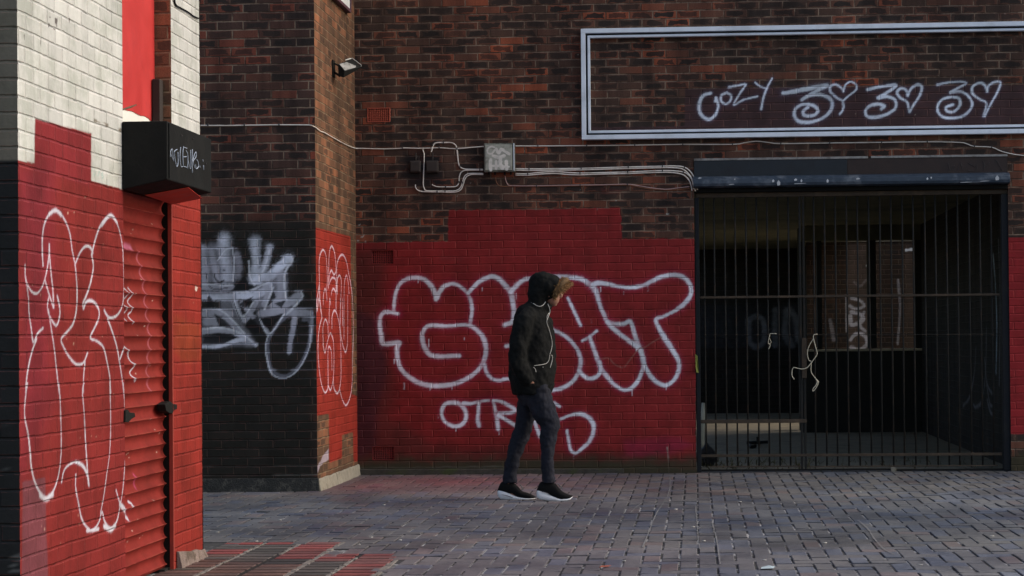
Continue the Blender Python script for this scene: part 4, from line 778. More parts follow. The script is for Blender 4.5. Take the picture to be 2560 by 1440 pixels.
for k in range(40):
    x = random.uniform(60, 495); y = random.uniform(490, 1400); w = random.uniform(1, 2.4); cl.poly([(x, y), (x+w, y), (x+w, y+w*2), (x, y+w*2)], (.62, .40, .30), random.uniform(.3, .8), 1.5, wob=.6, ws=.02)
voffl = -(onX(88, 297, XF).z % .075)
def chip_edge(U, V):
    P = np.zeros(U.shape+(3,)); r_ = np.floor((V+voffl)/.075); j = (hash2(r_, r_*0+3, 5)-.5)
    fv = np.abs(((V+voffl)/.075) % 1 - .5)*2
    w0 = np.exp(-((U-Yf_)/.012)**2); P[..., 1] -= w0*(.006*(fv > .84) + .005*(j+.5)); P[..., 0] -= w0*.004
    w1 = np.exp(-((U-Yn_)/.012)**2); P[..., 1] += w1*(.005*(fv > .84) + .004*(j+.5)); return P
lw = cl.mesh('wall', M_left, lb, [(dY0, dY1, -1, ZT+1)], uvoff=(.06, voffl), relief=chip_edge)
lw['label'] = 'side wall painted white above and red below with white graffiti outlines'
# front face, turned to the camera
cf = Canvas(lin(-4.6, XF, .03), lin(0, ZT, .012), 'Y', Yn_)
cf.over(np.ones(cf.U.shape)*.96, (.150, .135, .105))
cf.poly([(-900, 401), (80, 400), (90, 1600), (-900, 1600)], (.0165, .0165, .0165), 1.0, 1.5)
for (x, y, r) in ((19, 1060, 6), (13, 1174, 3), (33, 1392, 4), (48, 1393, 8), (42, 1403, 6), (36, 1415, 5), (35, 1426, 4), (47, 1427, 5), (6, 445, 4)):
    cf.poly([(x-r, y), (x-r*.4, y-r), (x+r*.6, y-r*.9), (x+r, y+r*.2), (x+r*.2, y+r)], (.10, .10, .095), .9, 2, wob=1.5, ws=.02)
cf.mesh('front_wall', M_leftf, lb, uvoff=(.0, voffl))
RV = .095
qs = [([(XF, Yn_, ZT), (XF, Yf_, ZT), (XF, Yf_, 6.5), (XF, Yn_, 6.5)], 0), ([(-4.6, Yn_, ZT), (XF, Yn_, ZT), (XF, Yn_, 6.5), (-4.6, Yn_, 6.5)], 0), ([(XF, Yf_, 0), (-4.6, Yf_, 0), (-4.6, Yf_, 6.5), (XF, Yf_, 6.5)], 0)]
flatwall('upper_wall', M_leftf, lb, qs)
flatwall('reveal', M_side, lb, [([(XF-.35, dY1, 0), (XF, dY1, 0), (XF, dY1, ZT), (XF-.35, dY1, ZT)], .1), ([(XF, dY0, 0), (XF-.35, dY0, 0), (XF-.35, dY0, ZT), (XF, dY0, ZT)], .1)])
b = MB(); b.box(XF-.40, XF-.352, dY0-.05, dY1+.05, 0, ZT); b.build('backing', M_black, lb)
# red sheet closing the opening above the box, with its torn white foot
M_rs = plain('red sheet', (.47, .032, .030), .6, .14, 6, dirt=(.36, .026, .026), dscale=2.5, damt=.8); M_ws = plain('white sheet', (.74, .72, .66), .7, .08)
zb = onX(340, 303, XF-.09).z; b = MB(); b.box(XF-.112, XF-.098, dY0+.002, dY1-.002, zb-.05, ZT); b.build('white_backboard', M_ws, lb)
edge = [(296, 270), (305, 272), (318, 276), (331, 278), (345, 286), (352, 289), (362, 290), (372, 296), (377, 302), (382, 302), (385, 292), (390, 286), (394, 272), (394, -300), (296, -300)]
b = MB(); P = [onX(x, y, XF-.094) for x, y in edge]; P = [Vector((p.x, min(max(p.y, dY0+.003), dY1-.003), min(p.z, ZT))) for p in P]; n_ = len(P)
b.add(P+[p-Vector((.0035, 0, 0)) for p in P], [tuple(range(n_)), tuple(range(n_, 2*n_))[::-1]]+[(k, (k+1) % n_, n_+(k+1) % n_, n_+k) for k in range(n_)]); b.build('red_panel', M_rs, lb)
b = MB(); b.tube([onX(306, 274, XF-.03), onX(325, 268, XF-.01), onX(341, 262, XF+.01)], [.005, .006, .003], 6); tag(b.build('wood_splinter', plain('old wood', (.12, .08, .055), .9), None), 'short wooden splinter sticking out above the black box', 'stick')
b = MB(); b.box(XF-.09, XF-.045, dY1-.075, dY1-.004, onX(405, 190, XF).z-.30, onX(405, 190, XF).z); b.build('hanging_strip', plain('dark strip', (.035, .026, .022), .8), lb, bevel=.004)
b = MB(); b.tube([onX(x, y, XF+.007) for x, y in cr([(432, -8), (440, 12), (452, 20), (470, 30), (485, 41), (497, 46)], 5)], .0045, 6)
tag(b.build('cable', M_black, None, sm=True), 'black cable sagging across the white brick at the top', 'cable')
b = MB(); b.tube([onX(x, y, XF+.005) for x, y in cr([(436, -5), (437, 8), (441, 15)], 4)], .006, 6); tag(b.build('cable', M_black, None, sm=True), 'short black cable end joining the sagging one at the top edge', 'cable')

# roller shutter of curved laths
M_shut = brick_mat('painted steel laths', L=50, Hc=50, blob=0, seed=2.0, mortar=(.42, .05, .04), bumpd=.0015, edge=(.4, .04, .03))
zt_s = onX(360, 480, XF).z+.12; sy0, sy1 = dY0+.002, onX(413, 800, XF-.05).y
cs = Canvas(lin(sy0, sy1, .011), lin(.01, zt_s, .0045), 'X', XF-.040)
cs.over(np.ones(cs.U.shape), (.205, .022, .017))
cs.poly([(290, 480), (430, 480), (430, 600), (290, 560)], (.26, .028, .022), .55, 60)
pitch = .0757; z0s = onX(360, 1300, XF).z % pitch
ph = ((cs.V-z0s)/pitch) % 1
for cp, pts, r in [(E_, [(905, 680), (925, 710), (930, 745), (905, 790), (905, 815), (928, 850), (905, 890), (915, 925)], g*.7), (E_, [(945, 690), (962, 745), (945, 780), (945, 810), (965, 855), (945, 890), (968, 945)], g*.8), (E_, [(905, 1100), (940, 1165), (960, 1225), (980, 1255), (958, 1300), (965, 1330), (990, 1362)], g*.9), (F_, [(985, 880), (1005, 900), (995, 925)], g*1.4), (F_, [(900, 900), (940, 950), (975, 1010)], g*2.2)]:
    cs.stroke(cp, pts, r, WL, PK, hal=.35, soft=.5)
cs.stroke(E_, [(900, 385), (960, 400)], g*2.2, (.6, .2, .35), alpha=.5, soft=.8); cs.stroke(E_, [(1000, 430), (1025, 560), (1050, 680), (1065, 830), (1090, 1050), (1075, 1300), (1090, 1430)], g*1.6, (.62, .20, .26), alpha=.35, soft=.8); cs.stroke(F_, [(1020, 680), (1035, 780)], g*2, (.6, .1, .25), alpha=.4, soft=.8)
rr_ = (fbm(cs.U*7, cs.V*2, 8) > .5)*(1-sstep(np.minimum(ph, 1-ph)*pitch, .0, .0045)); cs.over(rr_*.5, (.34, .08, .055))  # patchy highlight painted along the lath ridges
for k in range(26):
    x = random.uniform(318, 405); y = random.uniform(520, 1400); w = random.uniform(1, 2.6); cs.poly([(x, y), (x+w, y), (x+w, y+w*1.6), (x, y+w*1.6)], (.62, .45, .38), .7, 1.5, wob=.6, ws=.02)
def lath(U, V):
    P = np.zeros(U.shape+(3,)); t = ((V-z0s)/pitch) % 1; P[..., 0] = -.019*np.sin(np.pi*t)**.8 + .004*(np.abs(t-.5) > .46); return P
shut = cs.mesh('roller_shutter', M_shut, lb, uvoff=(5, 5), relief=lath); shut['label'] = 'red painted curved lath shutter with a few white and pink spray marks'
m_ = shut.modifiers.new('s', 'SOLIDIFY'); m_.thickness = .003; m_.offset = -1
M_rail2 = plain('red painted rail', (.27, .036, .024), .6, .2, 18, dirt=(.20, .035, .028), dscale=10)
ry0, ry1 = onX(419.5, 900, XF-.02).y, onX(429.5, 900, XF-.02).y
b = MB(); b.box(XF-.33, XF-.004, dY1-.010, dY1-.001, .004, zt_s); b.box(XF-.30, XF-.07, sy1+.003, dY1-.012, .004, zt_s); b.build('gap_shade_fill', M_black, lb)  # black strips stand in for the shade in the gaps beside the rail
b = MB(); b.box(-2.968, -2.944, dY1-.052, dY1-.034, .004, zt_s); b.build('guide_rail', M_rail2, lb, bevel=.003)
b = MB(); b.box(XF-.10, XF-.02, ry0-.09, ry1+.02, .0, .012); b.build('rail_shoe', M_bar, lb)
for nm, c_, s_ in (('hasp', (325, 1040), 1.0), ('hasp', (428, 1019), 1.0)):
    ox, oy = c_; pts = [(-10, -14), (-4, -16), (0, -9), (12, -8), (14, 2), (4, 8), (-3, 16), (-11, 15)] if ox < 400 else [(-15, -8), (-12, 8), (-4, 14), (4, 15), (8, 6), (15, 4), (15, -8), (5, -10), (-2, -16)]
    P = [onX(ox+x, oy+y, XF+.012) for x, y in pts]; n_ = len(P); b = MB()
    b.add(P+[p-Vector((.05, 0, 0)) for p in P], [tuple(range(n_)), tuple(range(n_, 2*n_))[::-1]]+[(k, (k+1) % n_, n_+(k+1) % n_, n_+k) for k in range(n_)]); b.build(nm, M_flb, lb, bevel=.003)
# black box over the shutter
BX = XF+.24; by0 = onX(303, 302, XF).y; by1 = onX(528, 340, BX).y
bz1 = onX(420, 303, BX).z; bz0 = onX(420, 449, BX).z; bzi = onX(303, 474, XF).z
M_bx = plain('matt black steel', (.0100, .0105, .0105), .8, .35, 8, dirt=(.016, .0155, .014), dscale=4, bump=.0015, spec=.12)
b = MB(); zb_ = bz0-.012
b.hexa([(XF+.003, by0, bzi), (BX, by0, bz0), (BX, by1, bz0), (XF+.003, by1, bzi), (XF+.003, by0, bz1), (BX, by0, bz1), (BX, by1, bz1), (XF+.003, by1, bz1)])
boxo = b.build('shutter_box', M_bx, lb, bevel=.006); boxo['label'] = 'black steel shutter box with a small pale tag on its long side'
b = MB(); b.box(BX+.001, BX+.006, by0+.02, by0+.035, bz0+.01, bz1-.01); b.build('seam', M_bx, boxo)
for x, y in ((1305/2.88, 975/2.88), (1390/2.88, 1000/2.88), (1440/2.88, 1210/2.88), (1480/2.88, 1180/2.88)):
    c_ = onX(x, y, BX+.002); b = MB(); b.tube([c_, c_+Vector((.004, 0, 0))], .0045, 8); b.build('rivet', M_clip if 'M_clip' in globals() else M_bx, boxo)
b = MB(); lpY = onX(500, 470, XF+.12).y; b.add([(XF+.02, by0+.35, bzi-.001), (BX-.01, by0+.45, bz0-.004), (BX-.05, by1-.02, bz0-.030), (XF+.02, by1-.02, bzi-.012)], [(0, 1, 2, 3)]); o = b.build('lit_strip_flap', plain('red lit strip', (.42, .04, .025), .6, .3, 12), boxo); m_ = o.modifiers.new('s', 'SOLIDIFY'); m_.thickness = .003  # added flap stands in for the lit red wall strip below the box
Bx = (0, 0, 2.88); M_tag = plain('pale marker ink', (.30, .35, .44), .7)
writing('marker_tag', Bx, [[(1225, 1130), (1228, 1090), (1240, 1075), (1245, 1130), (1250, 1160)], [(1225, 1100), (1245, 1150)], [(1275, 1075), (1255, 1095), (1262, 1160), (1272, 1200), (1282, 1170), (1280, 1095)], [(1300, 1060), (1295, 1130), (1302, 1195), (1315, 1200)], [(1320, 1200), (1315, 1110), (1322, 1055)], [(1322, 1060), (1345, 1068)], [(1318, 1130), (1342, 1128)], [(1320, 1198), (1345, 1205)],
        [(1350, 1215), (1352, 1120), (1340, 1085)], [(1352, 1150), (1372, 1215), (1372, 1080)], [(1385, 1245), (1383, 1160), (1385, 1075)], [(1385, 1160), (1400, 1110), (1412, 1095), (1410, 1130), (1390, 1165), (1405, 1215)], [(1415, 1150), (1425, 1165), (1428, 1200), (1412, 1215), (1408, 1185)], [(1460, 1150), (1462, 1165)], [(1438, 1195), (1440, 1210)], [(1465, 1190), (1466, 1225)]], 'X', BX, .0026, M_tag, boxo, .002)
# pale broken plinth at the foot by the far corner
b = MB(); zz = .085
y0, y1 = onX(440, 1350, XF).y, Yf_+.01; n_ = 10; mp = plain('pinkish broken render', (.20, .150, .130), .9, .3, 18, bump=.006, dirt=(.07, .05, .035), dscale=12, damt=.8)
R_ = []
for k in range(n_+1):
    y = y0+(y1-y0)*k/n_; o_ = random.uniform(-.004, .006); zt_ = .090-.050*k/n_+random.uniform(-.004, .004); R_.append([(XF+.034+o_, y, -.01), (XF+.012+o_, y, zt_), (XF+.002, y, zt_+.004), (XF+.002, y, -.01)])
vs = [q for r in R_ for q in r]; fs = [(0, 1, 2, 3), tuple(len(vs)-4+i for i in range(4))]
for k in range(n_): fs += [(4*k+i, 4*k+(i+1) % 4, 4*k+4+(i+1) % 4, 4*k+4+i) for i in range(4)]
b.add(vs, fs)
b.build('plinth', mp, lb, bevel=.006)

# ------------------------------------------------------------------ ground
n = N('ground'); p = n.geo(); n.set(n.b.inputs['Base Color'], n.mix(n.noise(p, 3, 5), (.045, .042, .040), (.085, .078, .070))); n.b.inputs['Roughness'].default_value = .95
b = MB(); b.box(-150, 150, -150, 150, -.3, -.012); tag(b.build('ground', n.m), kind='structure')
n = N('joint sand'); p = n.geo(); pp_ = n.ma('SUBTRACT', n.noise(p, 2.2, 5, .65), n.ss(n.sep(p)[1], -3.4, -1.6, -.05, .25))
n.set(n.b.inputs['Base Color'], n.mix(n.ss(pp_, .535, .62), (.040, .038, .038), n.mix(n.noise(p, 30, 2), (.16, .155, .16), (.40, .39, .385)))); n.b.inputs['Roughness'].default_value = 1
b = MB(); b.box(-9, 9, -16, .05, -.014, -.0070); tag(b.build('pavement_bed', n.m), kind='structure')
b = MB(); b.box(-2.95, -1.77, -12, -6.84, -.0069, -.0050); b.box(-2.95, -2.26, -6.84+.001, -6.11, -.0069, -.0049); tag(b.build('grate_bed', plain('dark grate gap', (.018, .016, .015), .95)), kind='structure')
CW, CD = .1075, .145
V_, F_ix, COL, JR = [], [], [], []
def inpatch(x, y): return (x < -2.257 and y < -6.10) or (x < -1.766 and y < -6.83)
def paver(x0, x1, y0, y1, col, gap=.0042, cham=.004, gy=.0):
    k_ = .25 if gy > .001 else 1.0; dz = random.gauss(0, .0014)*k_; sx = random.gauss(0, .0013)*k_; sy = random.gauss(0, .0013)*k_
    n0 = len(V_); g_ = gap+abs(random.gauss(0, .0012)); c = cham
    h = g_+gy; g_ += .0014*(gy == 0); r = [(x0+g_, y0+h), (x1-g_, y0+h), (x1-g_, y1-h), (x0+g_, y1-h)]; q = [(x0+g_+c, y0+h+c), (x1-g_-c, y0+h+c), (x1-g_-c, y1-h-c), (x0+g_+c, y1-h-c)]
    cx, cy = (x0+x1)/2, (y0+y1)/2
    for (x, y) in r: V_.append((x, y, -.010))
    for (x, y) in r: V_.append((x, y, -.0025+dz+sx*(1 if x > cx else -1)+sy*(1 if y > cy else -1)))
    for (x, y) in q: V_.append((x, y, dz+sx*(1 if x > cx else -1)+sy*(1 if y > cy else -1)))
    for k in range(4):
        a_, b_ = k, (k+1) % 4
        F_ix.append((n0+a_, n0+b_, n0+4+b_, n0+4+a_)); COL.append([v*.75 for v in col]); F_ix.append((n0+4+a_, n0+4+b_, n0+8+b_, n0+8+a_)); COL.append(col)
    F_ix.append((n0+8, n0+9, n0+10, n0+11)); COL.append(col)
def nz1(x, y, s): return float(fbm(np.array([x]), np.array([y]), s)[0])
def pcol(x, y):
    base = np.array([.112, .114, .118]); r = random.random()
    base = base*(.93+.14*random.random())
    if r < .09: base = base*np.array([1.14, .98, .95])
    elif r < .34: base = base*np.array([.86, .95, 1.12])
    t = nz1(x*.5+7, y*.35, 41); base = base*(.62+.78*t)
    blue = max(0, 1-abs(x+1.0-(y+3)*.2)/2.6)*.0
    # worn bluish band through the middle, warm stone by the gate, red dust at the foot of the red wall
    bl = math.exp(-((y+4.4)/1.5)**2)*(.5+.5*nz1(x*.4, y*.4, 51)); base = base*(1-.35*bl)*np.array([1-.12*bl, 1, 1+.20*bl])
    wm = math.exp(-((y+.6)/1.1)**2)*(x > -.4); base = base*(1+.12*wm)*np.array([1.04, 1, .94])
    if x < 1.0:
        rd = math.exp(-((y+1.1)/1.0)**2)*math.exp(-((x+2.3)/1.1)**2); q_ = min(1, rd*(.3+1.3*nz1(x*2, y*2, 61))); base = base*(1-q_*.7)+np.array([.20, .058, .068])*q_*.7
        vi = math.exp(-((x+1.2)/1.6)**2); base = base*np.array([1+.05*vi, 1-.03*vi, 1])
    if y < -6.5: base = base*1.12*np.array([1.0, 1.0, 1.06])
    return list(base)
i0, i1, j0, j1 = int(-6.2/CW), int(4.6/CW), int(-11.8/CD), 0
for i in range(i0, i1):
    for j in range(j0, j1+2):
        k = (i-j) % 4; x = i*CW; y = j*CD
        if k == 0: bx = (x, x+2*CW, y, y+CD)
        elif k == 3: bx = (x, x+CW, y, y+2*CD)
        else: continue
        cx, cy = (bx[0]+bx[1])/2, (bx[2]+bx[3])/2
        y1 = min(bx[3], .24 if GX0 < cx < GX1 else 0.04)
        if bx[2] >= y1-.02 or cx < XF-.05 and cy < Yf_ or cx < XL-.1 and cy > YP: continue
        if inpatch(cx, cy): continue
        paver(bx[0], bx[1], bx[2], y1, pcol(cx, cy))
# ribbed red painted blocks, bottom left
rd_ = (.21, .036, .034); dk = (.060, .056, .052); br = (.125, .066, .052); gr = (.095, .082, .066)
cols_ = [-1.766, -2.02, -2.257, -2.52, -2.757, -3.02]
rows_ = [-6.10-.135*k for k in range(48)]
for ci in range(5):
    xb, xa = cols_[ci], cols_[ci+1]
    for ri in range(47):
        yb, ya = rows_[ri], rows_[ri+1]; cy = (ya+yb)/2
        if not inpatch((xa+xb)/2, cy): continue
        d = -cy-6.10
        if ci == 0: c = rd_ if d < 3 else br
        elif ci == 1: c = rd_ if d < 1.05 else (dk if d < 1.7 else br)
        elif ci == 2: c = rd_ if d < .95 else (dk if d < 1.15 else br)
        elif ci == 3: c = rd_ if d < .15 else (dk if d < .8 else (gr if d < 1.1 else br))
        else: c = rd_ if d < .18 else (dk if d < .45 else (rd_ if d < .62 else (gr if random.random() < .5 else br)))
        wv = random.uniform(.8, 1.15); fd = random.uniform(.1, .6); c = [(v*(1-fd)+q*fd)*wv for v, q in zip(c, (.105, .088, .082))]
        paver(xa+.012, xb-.012, ya, yb, c, .003, .004, .017)
me = bpy.data.meshes.new('pavement'); me.from_pydata(V_, [], F_ix); at = me.color_attributes.new('pav', 'FLOAT_COLOR', 'CORNER')
buf = np.repeat(np.c_[np.array(COL), np.ones(len(COL))], 4, axis=0).astype('f'); at.data.foreach_set('color', buf.reshape(-1))
n = N('block paving'); p = n.geo(); a = n.attr('pav')[0]
c = n.mix(1.0, a, n.ramp(n.noise(p, 28, 5, .7), [(.28, (.74,)*3), (.72, (1.28,)*3)]), 'MULTIPLY')
st = n.noise(n.vm('MULTIPLY', p, (1.0, .6, 1.0)), 1.7, 5, .6); c = n.mix(1.0, c, n.ramp(st, [(.35, (.74, .75, .80)), (.6, (1.12, 1.10, 1.08))]), 'MULTIPLY')
sp = n.ss(n.noise(p, 90, 2, .6), .735, .76); c = n.mix(n.ma('MULTIPLY', sp, .6), c, (.34, .34, .36))
ch = n.ma('MULTIPLY', n.ss(n.noise(n.vm('MULTIPLY', p, (1.0, .35, 1.0)), 5.5, 6, .72), .62, .74), .22); c = n.mix(ch, c, (.26, .26, .275))
n.set(n.b.inputs['Base Color'], c); n.set(n.b.inputs['Roughness'], n.ss(st, .3, .7, .42, .80)); n.set(n.b.inputs['Normal'], n.bump(n.noise(p, 70, 5, .7), .0022))
tag(link('pavement', me, n.m), kind='structure')
# concrete seams between the ribbed blocks and scraped chalky lines
M_seam = plain('crumbling cement seam', (.19, .17, .155), .95, .35, 25, bump=.004, dirt=(.10, .085, .06), dscale=14, damt=.8)
b = MB()
for x, ya, yb in ((-1.766, -6.83, -12), (-2.257, -6.12, -12), (-2.757, -6.12, -12), (-2.02, -7.0, -12), (-2.52, -6.15, -6.8)):
    k = int((ya-yb)/.08); w = .020 if x in (-1.766, -2.257) else .012
    for q in range(k):
        y0 = ya-(q+1)*.08; y1 = ya-q*.08-.002; o_ = random.uniform(-.004, .004); ww = w*random.uniform(.6, 1.15); z_ = random.uniform(-.003, .0025)
        b.box(x-ww+o_, x+ww+o_, y0, y1, -.010, z_)
tag(b.build('paving_seam', M_seam, bevel=.003), kind='structure')
M_chk = plain('chalky scrape', (.165, .162, .165), .95, .3, 30)
def chalk(pts, w, label):
    b = MB(); P = [onG(x, y, .0062) for x, y in cr(pts, 6)]
    for i in range(len(P)-1):
        d = (P[i+1]-P[i]); d.z = 0
        if d.length < 1e-6: continue
        s = Vector((-d.y, d.x, 0)).normalized()*w*.5
        s1, s2 = s*random.uniform(.4, 1.2), s*random.uniform(.4, 1.2)
        b.add([P[i]-s1, P[i]+s1, P[i+1]+s2, P[i+1]-s2], [(0, 1, 2, 3)])
    tag(b.build('chalk_line', M_chk), label, 'ground mark', 'pale marks on the paving')
chalk([(1674, 1186), (1675, 1205), (1674, 1222), (1668, 1240), (1655, 1262), (1640, 1285), (1622, 1330), (1606, 1368)], .009, 'long pale scrape running from the red wall across the paving')
chalk([(1608, 1256), (1592, 1266), (1576, 1282)], .008, 'short curved pale scrape left of the long one')
chalk([(1746, 1322), (1756, 1316), (1775, 1315), (1786, 1321), (1782, 1331), (1764, 1334), (1748, 1331), (1743, 1326)], .007, 'faint pale ring drawn on the paving below the gate')
chalk([(1738, 1262), (1741, 1290), (1744, 1320), (1746, 1350), (1750, 1372)], .006, 'broken white line in a paving joint by the ring')
chalk([(1780, 1305), (1787, 1330), (1793, 1355), (1798, 1392), (1801, 1410)], .009, 'thick broken white line right of the ring')
chalk([(2145, 1300), (2170, 1322), (2185, 1345), (2210, 1372), (2235, 1385)], .010, 'smudged pale line on the paving toward the right')
M_lit = plain('cigarette paper', (.52, .50, .46), .8)
for (x, y) in ((1689, 1273), (1733, 1317), (1760, 1352), (544, 1330), (640, 1353), (1530, 1347), (928, 1343), (897, 1361), (960, 1262), (1850, 1254), (2062, 1357), (1910, 1400), (1270, 1226), (1560, 1402), (2300, 1412), (1120, 1300), (2480, 1340), (700, 1300), (1000, 1350), (2150, 1230), (1420, 1392)):
    c_ = onG(x, y, .006); a_ = random.uniform(-.4, .4); l = random.uniform(.008, .015); d = Vector((math.cos(a_), math.sin(a_), 0))*l
    b = MB(); b.tube([c_-d, c_+d], .0032, 7); tag(b.build('cigarette_end', M_lit, sm=True), 'white cigarette end dropped on the paving blocks', 'cigarette end', 'cigarette ends scattered on the paving')
c_ = onG(1918, 1421, .006); b = MB(); b.add([c_+Vector(v) for v in ((-.035, -.02, 0), (.03, -.03, .004), (.045, .01, .008), (.01, .035, .012), (-.03, .02, .004))], [(0, 1, 2, 3, 4)])
o = b.build('paper_scrap', plain('pale blue paper', (.42, .50, .52), .8)); tag(o, 'pale bluish paper scrap on the paving near the bottom edge', 'litter'); m_ = o.modifiers.new('s', 'SOLIDIFY'); m_.thickness = .001
c_ = onG(1512, 1417, .006); b = MB(); b.add([c_+Vector(v) for v in ((-.03, -.02, 0), (.02, -.02, .004), (.035, .02, .006), (-.02, .03, .004))], [(0, 1, 2, 3)])
o = b.build('paper_scrap', plain('orange paper', (.34, .09, .05), .8)); tag(o, 'small orange red wrapper on the paving near the bottom edge', 'litter'); m_ = o.modifiers.new('s', 'SOLIDIFY'); m_.thickness = .001
# ------------------------------------------------------------------ the walking person
YB = -2.98; SP = 4800/(YB-CAM.y)          # plane of the body, pixels per metre there
def bp(x, y, dy=0.0): 
    p = onY(x, y, YB); return Vector((p.x, YB+dy, p.z))
def loft(b, chain, n=20, sq=1.0, sub=3):
    """chain: (x, y, half width px, half depth m, y offset m) along a limb"""
    ch = cr(chain, sub) if len(chain) > 2 else chain
    C_ = [bp(c[0], c[1], c[4]) for c in ch]; rings = []
    for i, c in enumerate(ch):
        t = C_[min(i+1, len(C_)-1)]-C_[max(i-1, 0)]; t.normalize()
        side = Vector((0, 1, 0)).cross(t); side = side.normalized() if side.length > .2 else Vector((1, 0, 0))
        dep = t.cross(side).normalized(); hw = max(c[2], .5)/SP; hd = max(c[3], .002)
        rings.append([C_[i]+side*hw*(abs(math.cos(a))**sq*math.copysign(1, math.cos(a)))+dep*hd*(abs(math.sin(a))**sq*math.copysign(1, math.sin(a))) for a in [2*math.pi*k/n for k in range(n)]])
    vs = [q for r in rings for q in r]; fs = []
    for i in range(len(rings)-1):
        for k in range(n): fs.append((i*n+k, i*n+(k+1) % n, (i+1)*n+(k+1) % n, (i+1)*n+k))
    a0, a1 = len(vs), len(vs)+1; vs += [C_[0], C_[-1]]
    for k in range(n): fs.append((a0, (k+1) % n, k)); m = (len(rings)-1)*n; fs.append((a1, m+k, m+(k+1) % n))
    b.add(vs, fs); return C_
def blob(b, x, y, dy, rx, ry, rz, tilt=0.0, n=14):
    """ellipsoid, radii in metres, tilt about the depth axis in radians"""
    c = bp(x, y, dy); vs = []; fs = []
    for i in range(1, n):
        th = math.pi*i/n
        for k in range(2*n):
            ph = math.pi*k/n; X = rx*math.sin(th)*math.cos(ph); Y = ry*math.sin(th)*math.sin(ph); Z = rz*math.cos(th)
            vs.append(c+Vector((X*math.cos(tilt)+Z*math.sin(tilt), Y, -X*math.sin(tilt)+Z*math.cos(tilt))))
    m = 2*n
    for i in range(n-2):
        for k in range(m): fs.append((i*m+k, i*m+(k+1) % m, (i+1)*m+(k+1) % m, (i+1)*m+k))
    t0, t1 = len(vs), len(vs)+1; vs += [c+Vector((rz*math.sin(tilt), 0, rz*math.cos(tilt))), c-Vector((rz*math.sin(tilt), 0, rz*math.cos(tilt)))]
    for k in range(m): fs.append((t0, (k+1) % m, k)); fs.append((t1, (n-2)*m+k, (n-2)*m+(k+1) % m))
    b.add(vs, fs)
def fuse(o, vox, sm=4, folds=None):
    m = o.modifiers.new('remesh', 'REMESH'); m.mode = 'VOXEL'; m.voxel_size = vox; m.use_smooth_shade = True
    m = o.modifiers.new('smooth', 'SMOOTH'); m.iterations = sm; m.factor = .5
    if folds:
        for sc_x, st in folds:
            t = bpy.data.textures.new('folds', 'CLOUDS'); t.noise_scale = sc_x; t.noise_depth = 2
            d = o.modifiers.new('folds', 'DISPLACE'); d.texture = t; d.strength = st; d.mid_level = .5; d.texture_coords = 'GLOBAL'
    return o
M_skin = plain('skin', (.33, .165, .115), .55, .12, 30); M_jack = plain('black soft shell', (.0080, .0082, .0080), .9, .25, 18, bump=.002, spec=.12)
M_jean = plain('faded black denim', (.017, .018, .026), .9, .35, 10, bump=.002, dirt=(.044, .041, .056), dscale=3, damt=.35, spec=.15)
M_shoe = plain('black knit', (.0085, .0085, .009), .9, .2, 40, bump=.002, spec=.12); M_sole = plain('white foam sole', (.68, .68, .70), .6, .08, 14, dirt=(.45, .43, .42), dscale=20, damt=.5)
# body: one closed surface; everything but face and hand is covered
b = MB()
blob(b, 1369, 722, 0, .088, .076, .112, -.30); blob(b, 1380, 742, 0, .060, .058, .072, -.3)
loft(b, [(1362, 740, 17, .055, 0), (1350, 765, 17, .058, 0), (1340, 785, 26, .10, 0)]); 
loft(b, [(1338, 778, 25, .12, 0), (1334, 800, 36, .165, 0), (1332, 840, 38, .155, 0), (1331, 885, 36, .13, 0), (1331, 930, 35, .14, 0), (1333, 962, 33, .145, 0), (1335, 985, 26, .12, 0)])
loft(b, [(1399, 731, 3, .010, 0), (1403, 738, 4.5, .015, 0), (1400.5, 742, 4.5, .017, 0), (1396, 744, 3, .012, 0)], sub=2)     # nose
loft(b, [(1391, 747.5, 3, .020, 0), (1394.5, 750, 2.6, .018, 0), (1391, 751.5, 3, .020, 0)], sub=2); loft(b, [(1389, 753, 3, .018, 0), (1392.5, 755, 2.4, .015, 0), (1388, 757, 3, .018, 0)], sub=2)
blob(b, 1385, 760, 0, .026, .026, .020)
for s in (-1, 1):
    blob(b, 1372, 735, s*.074, .014, .010, .030, -.3)                                              # ears under the hood
    loft(b, [(1322, 798, 13, .048, s*.165), (1306, 850, 12, .044, s*.20), (1303, 902, 10.5, .038, s*.20), (1320, 938, 9, .032, s*.195), (1336, 955, 7.0, .024, s*.196)])
    hc = s*.192
    loft(b, [(1335, 954, 6.5, .020, hc), (1341, 961, 7.5, .017, hc-.008*s), (1348, 968, 9, .015, hc-.040*s), (1354, 976, 9, .014, hc-.055*s)])  # palm
    for k, (dx, L_) in enumerate(((-6, 20), (-1.5, 25), (3, 26), (7, 22))):
        loft(b, [(1353+dx*.9, 977-dx*.35, 2.8, .0085, hc-.06*s+.002*k), (1358+dx, 984-dx*.3, 2.7, .0082, hc-.062*s+.002*k), (1360+dx, 984+L_*.5-dx*.3, 2.4, .0075, hc-.065*s), (1359+dx, 982+L_-dx*.3, 1.9, .006, hc-.065*s)], n=10)
    loft(b, [(1343, 959, 2.8, .009, hc-.012*s), (1349, 961, 2.8, .0085, hc-.025*s), (1355, 966, 2.5, .008, hc-.045*s), (1359, 973, 2.0, .007, hc-.055*s)], n=10)
loft(b, [(1338, 985, 24, .075, -.085), (1358, 1022, 23, .072, -.085), (1376, 1060, 17, .056, -.085), (1371, 1100, 14, .050, -.085), (1370, 1150, 11, .040, -.085), (1372, 1195, 8, .032, -.085), (1372, 1222, 6, .026, -.085), (1388, 1235, 5, .026, -.085), (1405, 1240, 3, .024, -.085)])
